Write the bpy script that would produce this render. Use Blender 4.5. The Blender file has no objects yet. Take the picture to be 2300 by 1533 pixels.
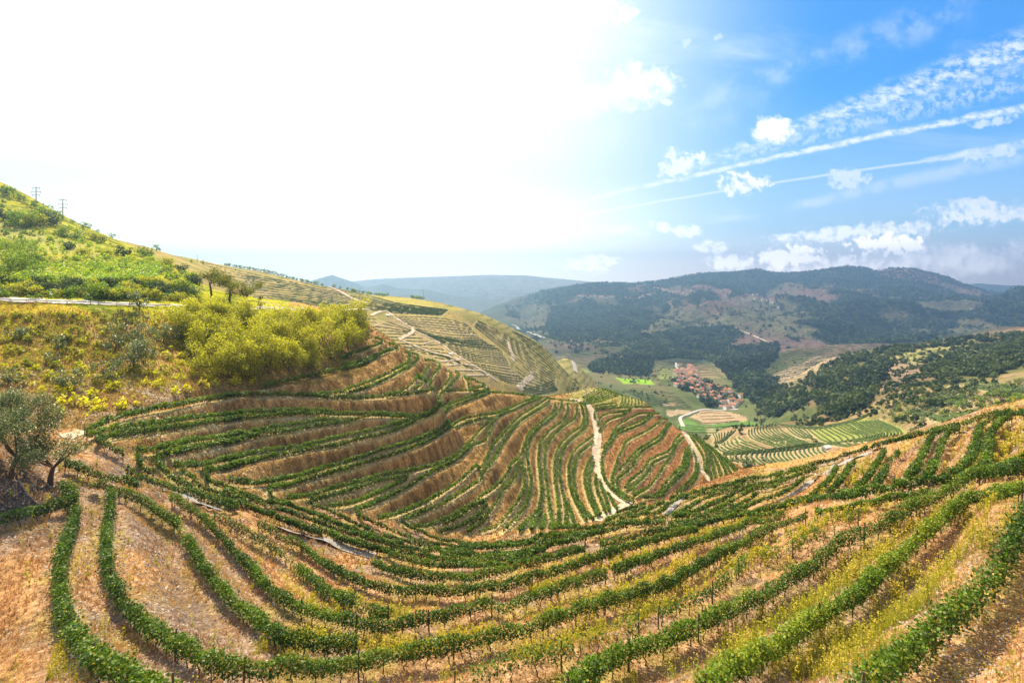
import bpy, math, random, time
import numpy as np
T0 = time.time()
random.seed(7); rng = np.random.default_rng(11)
sc = bpy.context.scene
R = math.radians

# ------------------------------------------------------------------ camera
F = 1150.0; CX = 1150.0; HY = 650.0            # focal length, centre and eye-level row of the photograph
cam_d = bpy.data.cameras.new('camera'); cam = bpy.data.objects.new('camera', cam_d); sc.collection.objects.link(cam)
cam_d.sensor_width = 36; cam_d.lens = 18.0; cam_d.shift_y = -(766.5-HY)/2300.0
cam_d.clip_start = 0.5; cam_d.clip_end = 60000
cam.location = (0, 0, 0); cam.rotation_euler = (R(90), 0, 0)
sc.camera = cam

# ------------------------------------------------------------------ light and sky
SUN_AZ = R(-34); SUN_EL = R(54)                  # azimuth from +Y, negative to the left
sd = (math.sin(SUN_AZ)*math.cos(SUN_EL), math.cos(SUN_AZ)*math.cos(SUN_EL), math.sin(SUN_EL))
sl = bpy.data.lights.new('sun', 'SUN'); sl.energy = 5.0; sl.angle = R(0.5); sl.color = (1.0, 0.85, 0.60)
so = bpy.data.objects.new('sun', sl); sc.collection.objects.link(so)
import mathutils
so.rotation_euler = mathutils.Vector(sd).to_track_quat('Z', 'Y').to_euler()
sc.view_settings.view_transform = 'Standard'; sc.view_settings.look = 'None'
sc.view_settings.exposure = 1.15; sc.view_settings.gamma = 1.0
sc.cycles.use_denoising = True
sc.cycles.max_bounces = 6; sc.cycles.diffuse_bounces = 2; sc.cycles.glossy_bounces = 1
sc.cycles.transmission_bounces = 2; sc.cycles.transparent_max_bounces = 4; sc.cycles.volume_bounces = 0

w = bpy.data.worlds.new('World'); sc.world = w; w.use_nodes = True
nt = w.node_tree; N = nt.nodes; L = nt.links
for n in list(N): N.remove(n)
def nd(t, **k):
    n = N.new(t)
    for a, b in k.items(): setattr(n, a, b)
    return n
def mth(op, a, b=None, c=None, clamp=False):
    n = N.new('ShaderNodeMath'); n.operation = op; n.use_clamp = clamp
    for i, x in enumerate((a, b, c)):
        if x is None: continue
        if isinstance(x, (int, float)): n.inputs[i].default_value = x
        else: L.new(x, n.inputs[i])
    return n.outputs[0]
def sstep(x, lo, hi):
    n = N.new('ShaderNodeMapRange'); n.interpolation_type = 'SMOOTHSTEP'; n.clamp = True
    L.new(x, n.inputs[0]); n.inputs[1].default_value = lo; n.inputs[2].default_value = hi
    return n.outputs[0]
def mixc(f, a, b, mode='MIX'):
    n = N.new('ShaderNodeMix'); n.data_type = 'RGBA'; n.blend_type = mode; n.clamp_factor = True
    for s, x in ((n.inputs[0], f), (n.inputs[6], a), (n.inputs[7], b)):
        if isinstance(x, (int, float)): s.default_value = x
        elif isinstance(x, tuple): s.default_value = (*x, 1)
        else: L.new(x, s)
    return n.outputs[2]
tc = nd('ShaderNodeTexCoord'); sep = nd('ShaderNodeSeparateXYZ'); L.new(tc.outputs['Generated'], sep.inputs[0])
dx, dy, dz = sep.outputs
dyc = mth('MAXIMUM', dy, 0.05)
U = mth('DIVIDE', dx, dyc); W = mth('DIVIDE', dz, dyc)          # slopes of the view direction: fixed in the world
cmb = nd('ShaderNodeCombineXYZ'); L.new(U, cmb.inputs[0]); L.new(W, cmb.inputs[1])
def noise(scale, detail=5, rough=0.55, vec=None, sy=1.0, dist=0.0, rot=0.0):
    mp = nd('ShaderNodeMapping'); mp.inputs['Scale'].default_value = (scale, scale*sy, scale); mp.inputs['Rotation'].default_value = (0, 0, rot)
    L.new(vec or cmb.outputs[0], mp.inputs[0])
    n = nd('ShaderNodeTexNoise'); n.inputs['Scale'].default_value = 1; n.inputs['Detail'].default_value = detail
    n.inputs['Roughness'].default_value = rough; n.inputs['Distortion'].default_value = dist
    L.new(mp.outputs[0], n.inputs['Vector']); return n.outputs['Fac']
sky = nd('ShaderNodeTexSky', sky_type='NISHITA'); sky.sun_disc = False; sky.sun_elevation = SUN_EL; sky.sun_rotation = SUN_AZ
sky.altitude = 400; sky.air_density = 1.0; sky.dust_density = 0.6; sky.ozone_density = 2.5
bri = nd('ShaderNodeVectorMath', operation='SCALE'); bri.inputs['Scale'].default_value = 0.10
L.new(sky.outputs[0], bri.inputs[0])
hs = nd('ShaderNodeHueSaturation'); hs.inputs['Saturation'].default_value = 1.9; hs.inputs['Value'].default_value = 1.5
L.new(bri.outputs[0], hs.inputs['Color'])
tn_ = nd('ShaderNodeVectorMath', operation='MULTIPLY'); L.new(hs.outputs[0], tn_.inputs[0]); tn_.inputs[1].default_value = (.38, 1.10, 1.18)
mn_ = nd('ShaderNodeVectorMath', operation='MINIMUM'); L.new(tn_.outputs[0], mn_.inputs[0]); mn_.inputs[1].default_value = (1.0, 1.0, 1.0)
col = mn_.outputs[0]
# pale veil thickening towards the horizon
hz = mth('POWER', mth('SUBTRACT', 1.0, mth('MINIMUM', mth('MAXIMUM', mth('DIVIDE', W, 0.42), 0.0), 1.0)), 1.7)
col = mixc(mth('MULTIPLY', hz, 0.9), col, (1.1, 1.1, 1.2))
col = mixc(mth('SUBTRACT', 1.0, sstep(W, 0.0, .13)), col, (2.6, 2.0, 1.75))
def P(px, py): return ((px-CX)/F, (HY-py)/F)
fn = noise(16, 6, 0.62); fn2 = noise(55, 4, 0.6)
CL = None
def add(m):
    global CL
    CL = m if CL is None else mth('MAXIMUM', CL, m)
def puff(px, py, rx, ry, amp=1.0, soft=0.9, tilt=0.0):
    u0, w0 = P(px, py); a = mth('SUBTRACT', U, u0); b = mth('SUBTRACT', W, w0)
    if tilt: b = mth('SUBTRACT', b, mth('MULTIPLY', a, tilt))
    q = mth('ADD', mth('POWER', mth('ABSOLUTE', mth('DIVIDE', a, rx/F)), 2.0), mth('POWER', mth('ABSOLUTE', mth('DIVIDE', b, ry/F)), 2.0))
    big = ry > 32
    n = mth('ADD', mth('MULTIPLY', mth('SUBTRACT', fn, 0.5), 3.4 if big else 2.2), mth('MULTIPLY', mth('SUBTRACT', fn2, 0.5), 1.8 if big else 4.6))
    m = sstep(mth('SUBTRACT', mth('ADD', 1.0, n), q), -0.15, soft)
    add(mth('MULTIPLY', m, amp))
for a in [(1350,30,100,34,.9),(1265,60,80,95,.85,1.4),(1440,185,90,48,.95),(1350,225,150,42,.8,1.3,.15),(1240,205,90,90,.55,1.6),(1180,330,150,80,.25,2.),
          (1735,292,62,34,1.),(1530,372,56,26,.85,.9,.2),(1510,345,24,14,.7),(1665,412,60,28,1.),(1905,402,48,28,.55),(1992,548,82,26,1.,.7),
          (1325,592,72,20,.95,.7),(1770,580,95,26,1.,.8),(1640,590,60,18,.8),(2160,590,170,42,.9,1.2),(1480,508,26,14,.5),(1545,520,36,16,.5),
          (1600,555,40,16,.55),(2280,565,40,34,.6),(1900,600,300,26,.8,1.2),(2220,475,150,30,.7,1.2),(1950,520,230,20,.6,1.2,.08),(1500,228,18,10,.6),
          (1540,95,16,14,.3),(1605,90,18,10,.35,1.,.4),(2240,270,70,12,.5,1.,.2),(2230,345,70,16,.5,1.,.2),(1380,515,120,16,.3,1.5)]:
    puff(*a)
def trail(p0, p1, w0, w1, amp, ns=30, sy=1.0, wob=0.004, lo=0.35, hi=0.6, bend=0.0):
    (ua, wa), (ub, wb) = P(*p0), P(*p1)
    t = mth('DIVIDE', mth('SUBTRACT', U, ua), ub-ua)
    line = mth('ADD', wa, mth('MULTIPLY', t, wb-wa))
    if bend: line = mth('ADD', line, mth('MULTIPLY', mth('MULTIPLY', t, mth('SUBTRACT', 1.0, t)), bend))
    line = mth('ADD', line, mth('MULTIPLY', mth('SUBTRACT', fn, 0.5), wob*4))
    wd = mth('ADD', w0/F, mth('MULTIPLY', mth('MAXIMUM', t, 0.0), (w1-w0)/F))
    d = mth('ABSOLUTE', mth('DIVIDE', mth('SUBTRACT', W, line), wd))
    m = sstep(mth('SUBTRACT', 1.0, d), 0.0, 0.9)
    nn = sstep(noise(ns, 5, 0.65, sy=sy), lo, hi)
    m = mth('MULTIPLY', mth('MULTIPLY', m, nn), mth('MULTIPLY', sstep(t, 0.0, 0.15), mth('SUBTRACT', 1.0, sstep(t, 1.05, 1.2))))
    add(mth('MULTIPLY', m, amp))
trail((1180,482),(2320,238), 6, 14, .72, 42, 1.6, .004, .28, .62, .03)
trail((1480,400),(2320,100), 8, 66, .6, 38, 1.8, .006, .36, .66)
trail((1560,380),(2320,165), 10, 60, .35, 60, 1.0, .004, .4, .62)
trail((1180,505),(2150,352), 3, 5, .45, 12, 1, .001, .1, .4, .02)
trail((2050,365),(2330,320), 10, 18, .6, 20, 1, .003, .3, .55)
trail((1750,470),(2250,360), 16, 30, .3, 20, 1, .003, .3, .6)
trail((1500,250),(2100,40), 30, 70, .22, 9, 1, .01, .4, .65)
trail((1300,320),(1700,240), 50, 60, .15, 8, 1, .01, .4, .65)
cir = mth('MULTIPLY', sstep(noise(2.2, 6, .6, sy=3.2, dist=.6, rot=-.25), .52, .78), 0.35)
add(cir)
col = mixc(CL, col, mixc(sstep(W, .02, .2), (5.0, 4.3, 3.9), (1.35, 1.28, 1.28)))
# bright aureole of the veiled sun
gd = (math.sin(R(-27))*math.cos(R(17)), math.cos(R(-27))*math.cos(R(17)), math.sin(R(17)))
dp = nd('ShaderNodeVectorMath', operation='DOT_PRODUCT'); L.new(tc.outputs['Generated'], dp.inputs[0]); dp.inputs[1].default_value = gd
gl = mth('POWER', sstep(dp.outputs['Value'], math.cos(R(57)), math.cos(R(22))), 1.3)
gl2 = mth('MULTIPLY', gl, mth('ADD', 0.82, mth('MULTIPLY', mth('SUBTRACT', fn, .5), 0.9)))
gc_ = mixc(sstep(gl, .3, .95), (.95, 1.0, .84), (1.05, 1.02, .95)); gc_ = mixc(mth('SUBTRACT', 1.0, sstep(W, -.02, .24)), gc_, (3.6, 3.3, 2.7))
col = mixc(mth('MINIMUM', mth('MAXIMUM', gl2, gl), 1.0), col, gc_)
# unseen warm glow added to the sky behind the viewer to light the banks
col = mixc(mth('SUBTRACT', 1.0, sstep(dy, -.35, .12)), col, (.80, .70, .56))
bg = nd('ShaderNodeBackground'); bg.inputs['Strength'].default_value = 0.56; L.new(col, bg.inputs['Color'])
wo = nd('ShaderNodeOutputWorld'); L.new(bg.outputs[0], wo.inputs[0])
# ------------------------------------------------------------------ small helpers
COLL = sc.collection
def tag(o, label=None, cat=None, group=None, kind=None):
    if label: o['label'] = label
    if cat: o['category'] = cat
    if group: o['group'] = group
    if kind: o['kind'] = kind
    return o
def mesh_np(name, V, Fq, mat=None, tint=None, smooth=False, col=None, nper=4):
    me = bpy.data.meshes.new(name)
    V = np.asarray(V, np.float32); Fq = np.asarray(Fq, np.int32)
    me.vertices.add(len(V)); me.vertices.foreach_set('co', V.ravel())
    n, k = Fq.shape
    me.loops.add(n*k); me.loops.foreach_set('vertex_index', Fq.ravel())
    me.polygons.add(n); me.polygons.foreach_set('loop_start', np.arange(0, n*k, k, dtype=np.int32))
    if smooth: me.polygons.foreach_set('use_smooth', np.ones(n, bool))
    if tint is not None:
        a = me.attributes.new('tint', 'FLOAT', 'POINT'); a.data.foreach_set('value', np.asarray(tint, np.float32))
    if col is not None:
        a = me.attributes.new('Col', 'FLOAT_COLOR', 'POINT')
        c4 = np.ones((len(V), 4), np.float32); c4[:, :3] = col; a.data.foreach_set('color', c4.ravel())
    me.update(calc_edges=True)
    if mat: me.materials.append(mat)
    return me
def obj(name, me, parent=None, loc=None):
    o = bpy.data.objects.new(name, me); COLL.objects.link(o)
    if parent: o.parent = parent
    if loc is not None: o.location = loc
    return o
def pyd(name, V, Fs, mat=None, smooth=False):
    me = bpy.data.meshes.new(name); me.from_pydata(V, [], Fs)
    if smooth:
        for p in me.polygons: p.use_smooth = True
    me.update()
    if mat: me.materials.append(mat)
    return me
def tube(pts, rad, n=6):
    V, Fs = [], []
    for i, p in enumerate(pts):
        p = mathutils.Vector(p)
        a = mathutils.Vector(pts[max(i-1, 0)]); b = mathutils.Vector(pts[min(i+1, len(pts)-1)])
        d = (b-a).normalized(); x = d.cross((0.3, 1, 0.1)).normalized(); y = d.cross(x)
        for k in range(n):
            t = 2*math.pi*k/n; V.append(tuple(p+(x*math.cos(t)+y*math.sin(t))*rad[i]))
    for i in range(len(pts)-1):
        for k in range(n):
            Fs.append((i*n+k, i*n+(k+1) % n, (i+1)*n+(k+1) % n, (i+1)*n+k))
    Fs.append(tuple(range(n))[::-1]); Fs.append(tuple(range((len(pts)-1)*n, len(pts)*n)))
    return V, Fs
def join(*vf):
    V, Fs = [], []
    for v, f in vf:
        o = len(V); V += list(v); Fs += [tuple(i+o for i in q) for q in f]
    return V, Fs
def box(x0, x1, y0, y1, z0, z1):
    V = [(x0,y0,z0),(x1,y0,z0),(x1,y1,z0),(x0,y1,z0),(x0,y0,z1),(x1,y0,z1),(x1,y1,z1),(x0,y1,z1)]
    return V, [(3,2,1,0),(4,5,6,7),(0,1,5,4),(1,2,6,5),(2,3,7,6),(3,0,4,7)]
def vnoise(x, y, seed=0):
    xi = np.floor(x).astype(np.int64); yi = np.floor(y).astype(np.int64); fx = x-xi; fy = y-yi
    fx = fx*fx*(3-2*fx); fy = fy*fy*(3-2*fy)
    def h(a, b):
        n = (a*374761393+b*668265263+seed*974634777) & 0x7fffffff
        n = ((n ^ (n >> 13))*1274126177) & 0x7fffffff
        return ((n ^ (n >> 16)) & 0xffff)/65535.0
    return (h(xi,yi)*(1-fx)+h(xi+1,yi)*fx)*(1-fy)+(h(xi,yi+1)*(1-fx)+h(xi+1,yi+1)*fx)*fy
def fbm(x, y, oct=4, seed=0):
    s = 0; a = 0.5; t = 0
    for o in range(oct):
        s = s+a*vnoise(x, y, seed+o*17); t += a; a *= .5; x = x*2.03+7.1; y = y*2.03+3.7
    return s/t                                    # 0..1
def sm(x, a, b):
    t = np.clip((x-a)/(b-a), 0, 1); return t*t*(3-2*t)

# ------------------------------------------------------------------ the land: surveyed points (photo column, photo row, forward metres)
CP = []
def c(px, *pairs):
    for v, Y in pairs: CP.append((px, v, Y))      # v > 2 : photo row, else slope below eye level
vv = lambda z, Y: -z/Y
c(0,(1533,24),(1400,29),(1180,38),(1050,42),(960,50),(880,72),(820,82),(740,95),(700,100),(678,101.5),(672,112),(640,125),(615,150),(560,185),(500,225),(450,270),(410,300),(-.08,500),(.02,1000),(.1,2000),(.06,3500),(.035,6500))
c(100,(1533,22),(1400,28),(1250,35),(1173,41),(1080,48),(980,60),(950,68),(880,77),(820,85),(700,100),(681,102),(674,113),(640,128),(615,150),(580,168),(560,190),(500,240),(470,285),(-.09,450))
c(200,(1100,47),(1040,55),(980,62),(950,68),(900,76),(820,90),(700,104),(683,107),(676,118),(640,130),(615,152),(580,170),(550,220),(515,330),(-.04,550),(.04,1000))
c(350,(1533,23),(1400,31),(1250,40),(1130,52),(1050,64),(1000,68),(960,75),(930,79),(880,86),(800,102),(730,115),(700,120),(688,123),(680,133),(650,145),(625,165),(585,200),(575,300),(560,400),(-.02,650),(.05,1000))
c(450,(950,85),(900,93),(860,98),(780,115),(700,127),(689,130),(682,140),(655,155),(640,185),(620,300),(585,520),(.0,700),(.06,1000),(.1,1600),(.06,3500),(.035,6500))
c(500,(1533,24),(1080,76),(1040,80),(980,88),(920,95))
c(600,(1533,25),(1400,35),(1300,47),(1200,62),(1130,75),(1090,84),(1060,90),(980,97),(900,105),(875,108),(850,111),(780,128),(710,143),(695,146),(688,152),(.05,200),(.03,300),(670,380),(640,480),(615,550),(.05,800),(.1,1200))
c(700,(1300,52),(1250,65),(1200,75),(1150,86),(1110,93),(1060,98),(980,106),(900,115),(850,122),(780,140),(715,158),(697,163),(.07,215),(.058,300),(680,390),(660,480),(635,570),(.05,800),(.1,1200))
c(790,(840,135),(760,162),(720,175),(705,182),(.10,230),(.095,300),(710,390),(680,460),(653,560),(.06,800))
c(850,(1533,27),(1400,37),(1300,55),(1230,76),(1180,92),(1150,100),(1110,106),(1060,112),(1000,116),(950,121),(900,128),(850,140),(800,157),(760,170),(.155,230),(.115,310),(740,385),(700,440),(663,555),(.07,800))
c(890,(830,152),(776,175),(.18,220),(.15,300),(765,370))
c(985,(880,146),(830,175),(.24,230),(.2,310),(825,350),(750,430),(700,500),(682,545),(.1,750),(.13,1100))
c(1000,(1205,110),(1150,113),(1100,120),(1050,128),(1000,137),(950,148),(900,162),(1215,106),(1250,84),(1300,62),(1400,40),(1533,27))
c(1095,(1203,113),(1185,115),(1130,121),(1050,134),(950,158),(900,178),(872,192),(.258,250),(.255,320),(868,370),(800,440),(740,520),(718,545),(.155,800),(.15,1200),(.09,2400),(.06,3500),(.045,4500),(.035,6500))
c(1150,(1533,25),(1400,35),(1300,52),(1230,76),(1200,98),(1187,110),(1100,132),(1000,158),(920,190),(884,204),(.27,270),(.29,350),(880,400),(800,500),(752,560),(.15,700),(.16,1200),(.10,2100),(735,2800),(720,3500),(.045,5000))
c(1213,(1180,114),(1130,131),(1050,152),(950,186),(896,216),(.30,290),(.31,380),(885,455),(850,520),(800,570),(772,620),(.17,760),(.165,1200),(760,2000),(735,2800),(715,3300),(680,4000),(665,4800),(.03,6500))
c(1270,(1180,116),(1165,124),(1130,135),(1050,160),(950,198),(891,226),(.30,310),(.31,420),(868,540),(840,640),(800,760),(.16,950),(.165,1200),(780,1800))
c(1330,(1165,124),(1130,138),(1050,166),(950,207),(890,236),(872,262),(.27,330),(.3,500),(.24,850),(858,1130),(830,1370),(800,1600),(768,2050),(740,2400),(700,3100),(660,3800),(635,4300),(.02,5200),(.035,6500))
c(1400,(1533,23),(1400,33),(1300,46),(1220,64),(1180,80),(1170,86),(.46,105),(1148,124),(1140,130),(1080,155),(1000,187),(920,226),(893,246),(.3,320),(.33,480),(.25,800),(875,1060))
c(1450,(1150,90),(.46,110),(1125,143),(1080,163),(1000,196),(940,228),(905,246),(.31,320),(.34,480),(.28,700),(898,960),(855,1180),(800,1650),(770,1950),(745,2200),(700,3000),(655,3700),(629,4200),(.02,5200))
c(1550,(1100,108),(.45,128),(.452,145),(1085,166),(1050,182),(1010,202),(975,222),(.36,300),(.37,450),(.325,600),(958,780),(920,920),(860,1180),(820,1500),(780,1900),(745,2200),(700,2900),(650,3600),(618,4100),(.02,5200))
c(1620,(1085,118),(.45,142),(.44,160),(1075,180),(1045,196),(1025,205),(.41,270),(1040,330),(1000,410),(968,490),(.31,600),(955,780),(915,960),(870,1150),(845,1300))
c(1700,(1533,21),(1300,38),(1200,58),(1130,85),(1062,130),(.44,170),(.365,192),(.42,240),(.36,285),(1030,330),(990,420),(962,500),(.30,620),(945,790),(880,1050),(860,1150),(820,1350),(775,1900),(750,2150),(700,2700),(650,3500),(608,4000),(.02,5200),(.035,6500))
c(1760,(1045,122),(.45,170),(.42,250),(1030,330),(980,450),(950,520),(.30,620),(935,700),(890,830),(860,950),(.2,1100),(820,1350),(790,1480),(.14,1700),(760,2000))
c(1850,(1023,115),(.44,170),(.42,250),(1008,380),(960,460),(935,540),(900,650),(860,760),(815,900),(.17,1100),(790,1450),(776,1560),(.12,1700),(740,2100),(700,2600),(650,3400),(609,3900),(.015,5200))
c(1950,(996,106),(.38,160),(.36,250),(985,345),(950,400),(925,450),(880,600),(820,850),(790,980),(.15,1250),(765,2000),(720,2300),(680,2800),(640,3400),(602,3800),(.01,5200))
c(2050,(1533,19),(1250,32),(1080,46),(1020,68),(972,95),(.37,150),(.33,250),(955,320),(925,370),(890,440),(850,560),(810,750),(778,920),(.13,1200),(750,2000),(700,2500),(650,3200),(612,3700),(.015,5200))
c(2150,(1533,18),(1200,33),(1100,41),(1040,54),(990,68),(940,85),(.33,140),(.29,220),(925,300),(890,400),(850,520),(810,680),(770,900),(763,950),(.12,1300),(740,2000),(700,2400),(660,3000),(627,3600),(.02,5200))
c(2300,(1533,16),(1300,23),(1160,28),(1060,36),(1000,48),(950,60),(903,75),(.29,120),(.24,200),(885,290),(850,400),(800,580),(760,800),(750,860),(.1,1200),(725,1700),(.07,2000),(700,2300),(680,2700),(660,3300),(.02,5200),(.035,6500))
pts = []
for px, v, Y in CP:
    u = (px-CX)/F; s = math.log(Y); val = (v-HY)/F if v > 2 else v
    pts.append((u, s, val))
    if px == 0: pts.append((-1.45, s, val-.02 if Y > 60 else val))
    if px == 2300: pts.append((1.45, s, val*.92))
for px in (-500, 0, 600, 1150, 1700, 2300, 2800):
    pts.append(((px-CX)/F, math.log(9.5), 1.02 if px < 2000 else .93))
PT = np.array(pts)
def tps_k(r2): return np.where(r2 > 0, r2*np.log(r2+1e-12), 0)*.5
SS = 0.8
XY = PT[:, :2]*[1, SS]; n = len(XY)
K = tps_k(((XY[:, None]-XY[None])**2).sum(-1)) + np.eye(n)*2e-4
Q = np.c_[np.ones(n), XY]
A = np.zeros((n+3, n+3)); A[:n, :n] = K; A[:n, n:] = Q; A[n:, :n] = Q.T
sol = np.linalg.solve(A, np.r_[PT[:, 2], 0, 0, 0])
US = np.linspace(-1.36, 1.36, 1301)
SG = np.r_[np.arange(math.log(10.5), math.log(330), .0053), np.arange(math.log(330), math.log(6800), .0105)]
# evaluate on a coarse grid, then refine bilinearly with smoothing
uc = np.linspace(-1.36, 1.36, 273); s_c = np.linspace(SG[0], SG[-1], 420)
gu, gs = np.meshgrid(uc, s_c); q = np.c_[gu.ravel(), gs.ravel()*SS]; Vc = np.zeros(len(q))
for i in range(0, len(q), 20000):
    b = q[i:i+20000]; r2 = ((b[:, None]-XY[None])**2).sum(-1)
    Vc[i:i+20000] = tps_k(r2)@sol[:n]+np.c_[np.ones(len(b)), b]@sol[n:]
Vc = Vc.reshape(gu.shape)
def bil(G, ua, sa, u, s):
    fu = np.clip((u-ua[0])/(ua[1]-ua[0]), 0, len(ua)-1.001); fs = np.clip(np.interp(s, sa, np.arange(len(sa))), 0, len(sa)-1.001)
    iu = fu.astype(int); js = fs.astype(int); a = fu-iu; b = fs-js
    return (G[js, iu]*(1-a)+G[js, iu+1]*a)*(1-b)+(G[js+1, iu]*(1-a)+G[js+1, iu+1]*a)*b
GU, GS = np.meshgrid(US, SG)
Vg = bil(Vc, uc, s_c, GU, GS)
GY = np.exp(GS); GX = GU*GY
Z = -Vg*GY
# relief that the survey leaves out: ravines and knolls grow with distance, clods close by
far = sm(GY, 900, 2600)
rid = (fbm(GX/520+31, GY/620+5, 5, 3)-.5)
rid2 = 1-np.abs(2*fbm(GX/420+11, GY/700+2, 4, 8)-1)
mtn = far*sm(Z, -205, -120)
Z = Z + mtn*(rid*190+(rid2-.62)*190) * (1-.75*sm(-Vg, -.005, .02))
sky_t = np.array([(1080,672),(1180,664),(1235,648),(1290,640),(1350,634),(1420,637),(1480,631),(1500,628),(1540,620),(1580,613),(1610,614),(1650,612),(1700,605),(1730,612),(1770,614),(1800,612),(1850,606),(1900,599),(1940,602),(1965,609),(2000,603),(2040,603),(2090,614),(2130,626),(2180,645),(2220,655),(2300,661),(2500,664),(2800,668)], float)
fr = (GY[:, 0] > 2600) & (GY[:, 0] < 5300); top = (Z[fr]/GY[fr]).max(0); want = (HY-np.interp(CX+F*US, sky_t[:, 0], sky_t[:, 1]))/F
dl = (want-top)*sm(CX+F*US, 1050, 1200); Z = Z+dl[None]*GY*sm(GY, 2300, 3500)
mid = sm(GY, 260, 500)*(1-sm(GY, 900, 1500))
Z = Z + mid*(fbm(GX/60, GY/60, 3, 5)-.5)*7
Z = Z + sm(GX, 150, 500)*sm(GY,350,600)*(fbm(GX/130, GY/130, 4, 15)-.5)*26*(1-sm(GY,1500,2500))
nearw = 1-sm(GY, 150, 400)
Z = Z + nearw*((fbm(GX/7, GY/7, 4, 21)-.5)*.9)
print('land', round(time.time()-T0, 1))
Zb = Z.copy()
def zat(x, y, G=None):
    G = Z if G is None else G
    y = np.asarray(y, float); x = np.asarray(x, float)
    return bil(G, US, SG, x/y, np.log(y))
def ground(px, py, h=0.0, ymax=7000, ymin=11, G=None, snap=0):
    """first point of the land seen through a pixel of the survey photograph"""
    G = Z if G is None else G
    u = (px-CX)/F; v = (py-HY)/F
    s = SG[(SG > math.log(ymin)) & (SG < math.log(ymax))]; Y = np.exp(s)
    z = bil(G, US, SG, np.full(len(s), u), s)+h
    f = -z/Y-v
    i = np.argmax(f <= 0)
    if f[i] > 0:
        if not snap: return None
        i = int(np.argmin(f))
        if f[i] > snap: return None
        return np.array([u*Y[i], Y[i], float(zat(u*Y[i], Y[i], G))])
    if i == 0: y = Y[0]
    else:
        t = f[i-1]/(f[i-1]-f[i]+1e-12); y = Y[i-1]*(1-t)+Y[i]*t
    return np.array([u*y, y, float(zat(u*y, y, G))])
# ------------------------------------------------------------------ the vine rows, as surveyed on enlargements of the photograph
RG = {'e': (0,750,3.8333), 's': (500,850,3.8333), 'n': (1000,850,3.8333), 't': (550,560,3.2857), 'f1': (0,1100,3.5385), 'f2': (550,1100,3.5385),
      'f3': (1100,1100,3.5385), 'f4': (1650,1100,3.5385), 'r': (1500,850,2.875), 'B': (1400,1040,7.6667), 'C': (1650,980,7.6667),
      'D': (1580,900,4.6), 'E': (150,950,7.6667), 'q': (1700,580,3.8333), 'A': (1150,1090,7.6667), 'm': (1150,580,3.8333), 'x': (0,0,1.0)}
def px_(reg, pts):
    ox, oy, k = RG[reg]; return [(ox+a/k, oy+b/k) for a, b in pts]
ROWS = []      # (group, polyline in photo pixels, extra)
def row(g, *segs, **k):
    p = []
    for reg, pts in segs: p += px_(reg, pts)
    ROWS.append((g, p, k))
G1, G2, G3, G4, G5 = 'near', 'flat', 'spur', 'nose', 'edge'
# the near slope, from the bottom of the photograph upwards
row(G1, ('f4', [(1000,1560),(1200,1440),(1400,1300),(1600,1120),(1800,960),(1950,800),(2100,640),(2200,450),(2290,250),(2420,120)]), lush=1.25)
row(G1, ('f3', [(1700,1580),(1950,1400)]), ('f4', [(0,1430),(200,1300),(400,1190),(600,1060),(800,930),(1000,800),(1150,650),(1300,510),(1450,390),(1600,270),(1750,160),(1900,70),(2050,20),(2300,-30)]), bright=.5)
row(G1, ('f3', [(620,1580),(850,1410),(1050,1300),(1300,1210),(1550,1110),(1750,1030),(1950,940),(2100,860)]), ('f4', [(180,860),(400,720),(600,610),(800,450),(1000,340),(1200,250),(1400,140),(1600,50)]), ('r', [(2000,620),(2150,590),(2320,570)]), lush=1.15)
row(G1, ('f2', [(1650,1520),(1900,1440)]), ('f3', [(150,1370),(450,1300),(750,1200),(1000,1120),(1200,1060)]), thin=.35)
row(G1, ('f3', [(1330,980),(1500,910),(1650,850),(1800,760)]), ('f4', [(100,560),(300,500),(500,420),(700,320),(850,240),(1000,200)]), thin=.35)
row(G1, ('f1', [(880,0),(880,100),(860,230),(845,350),(845,480),(860,620),(910,760),(980,880),(1080,990),(1200,1090),(1340,1180),(1500,1260),(1680,1340),(1850,1390),(2050,1390)]), ('f2', [(150,1400),(354,1400),(600,1400),(850,1370),(1100,1330),(1400,1280),(1700,1220),(1950,1150)]),
    ('f3', [(200,1110),(354,1060),(550,990),(800,910),(1000,850),(1200,800),(1400,740),(1550,650),(1700,570),(1900,470),(2150,350)]), ('f4', [(300,300),(400,260),(580,190)]))
row(G1, ('f1', [(610,150),(590,250),(545,350),(505,470),(475,600),(475,750),(495,900),(530,1050),(610,1180),(720,1290),(850,1390),(1000,1470),(1200,1540),(1400,1600)]))
row(G1, ('f1', [(930,15),(1050,45),(1180,120),(1290,190),(1400,265),(1450,350),(1540,470),(1600,580),(1700,700),(1800,820),(1900,920),(2050,1030),(2180,1120)]), ('f2', [(300,1160),(450,1190),(600,1210),(750,1230),(900,1220)]))
row(G1, ('f1', [(1360,45),(1450,110),(1560,180),(1680,280),(1800,410),(1900,520),(2000,620),(2100,730),(2200,810)]), ('f2', [(330,870),(450,930),(600,975),(800,1020),(950,1045),(1100,1060),(1300,1045),(1500,1010),(1700,970),(1900,915)]),
    ('f3', [(120,900),(300,850),(600,760),(800,700),(930,670)]))
row(G1, ('f3', [(980,630),(1100,590),(1300,520),(1500,450),(1600,420),(1800,350),(1950,300),(2100,250)]), ('f4', [(260,240),(400,180)]))
row(G1, ('f1', [(1690,210),(1850,280),(2000,350),(2150,440),(2280,540)]), ('f2', [(400,600),(500,680),(600,760),(700,820),(850,890),(1000,950),(1150,990)]), thin=.8)
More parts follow.
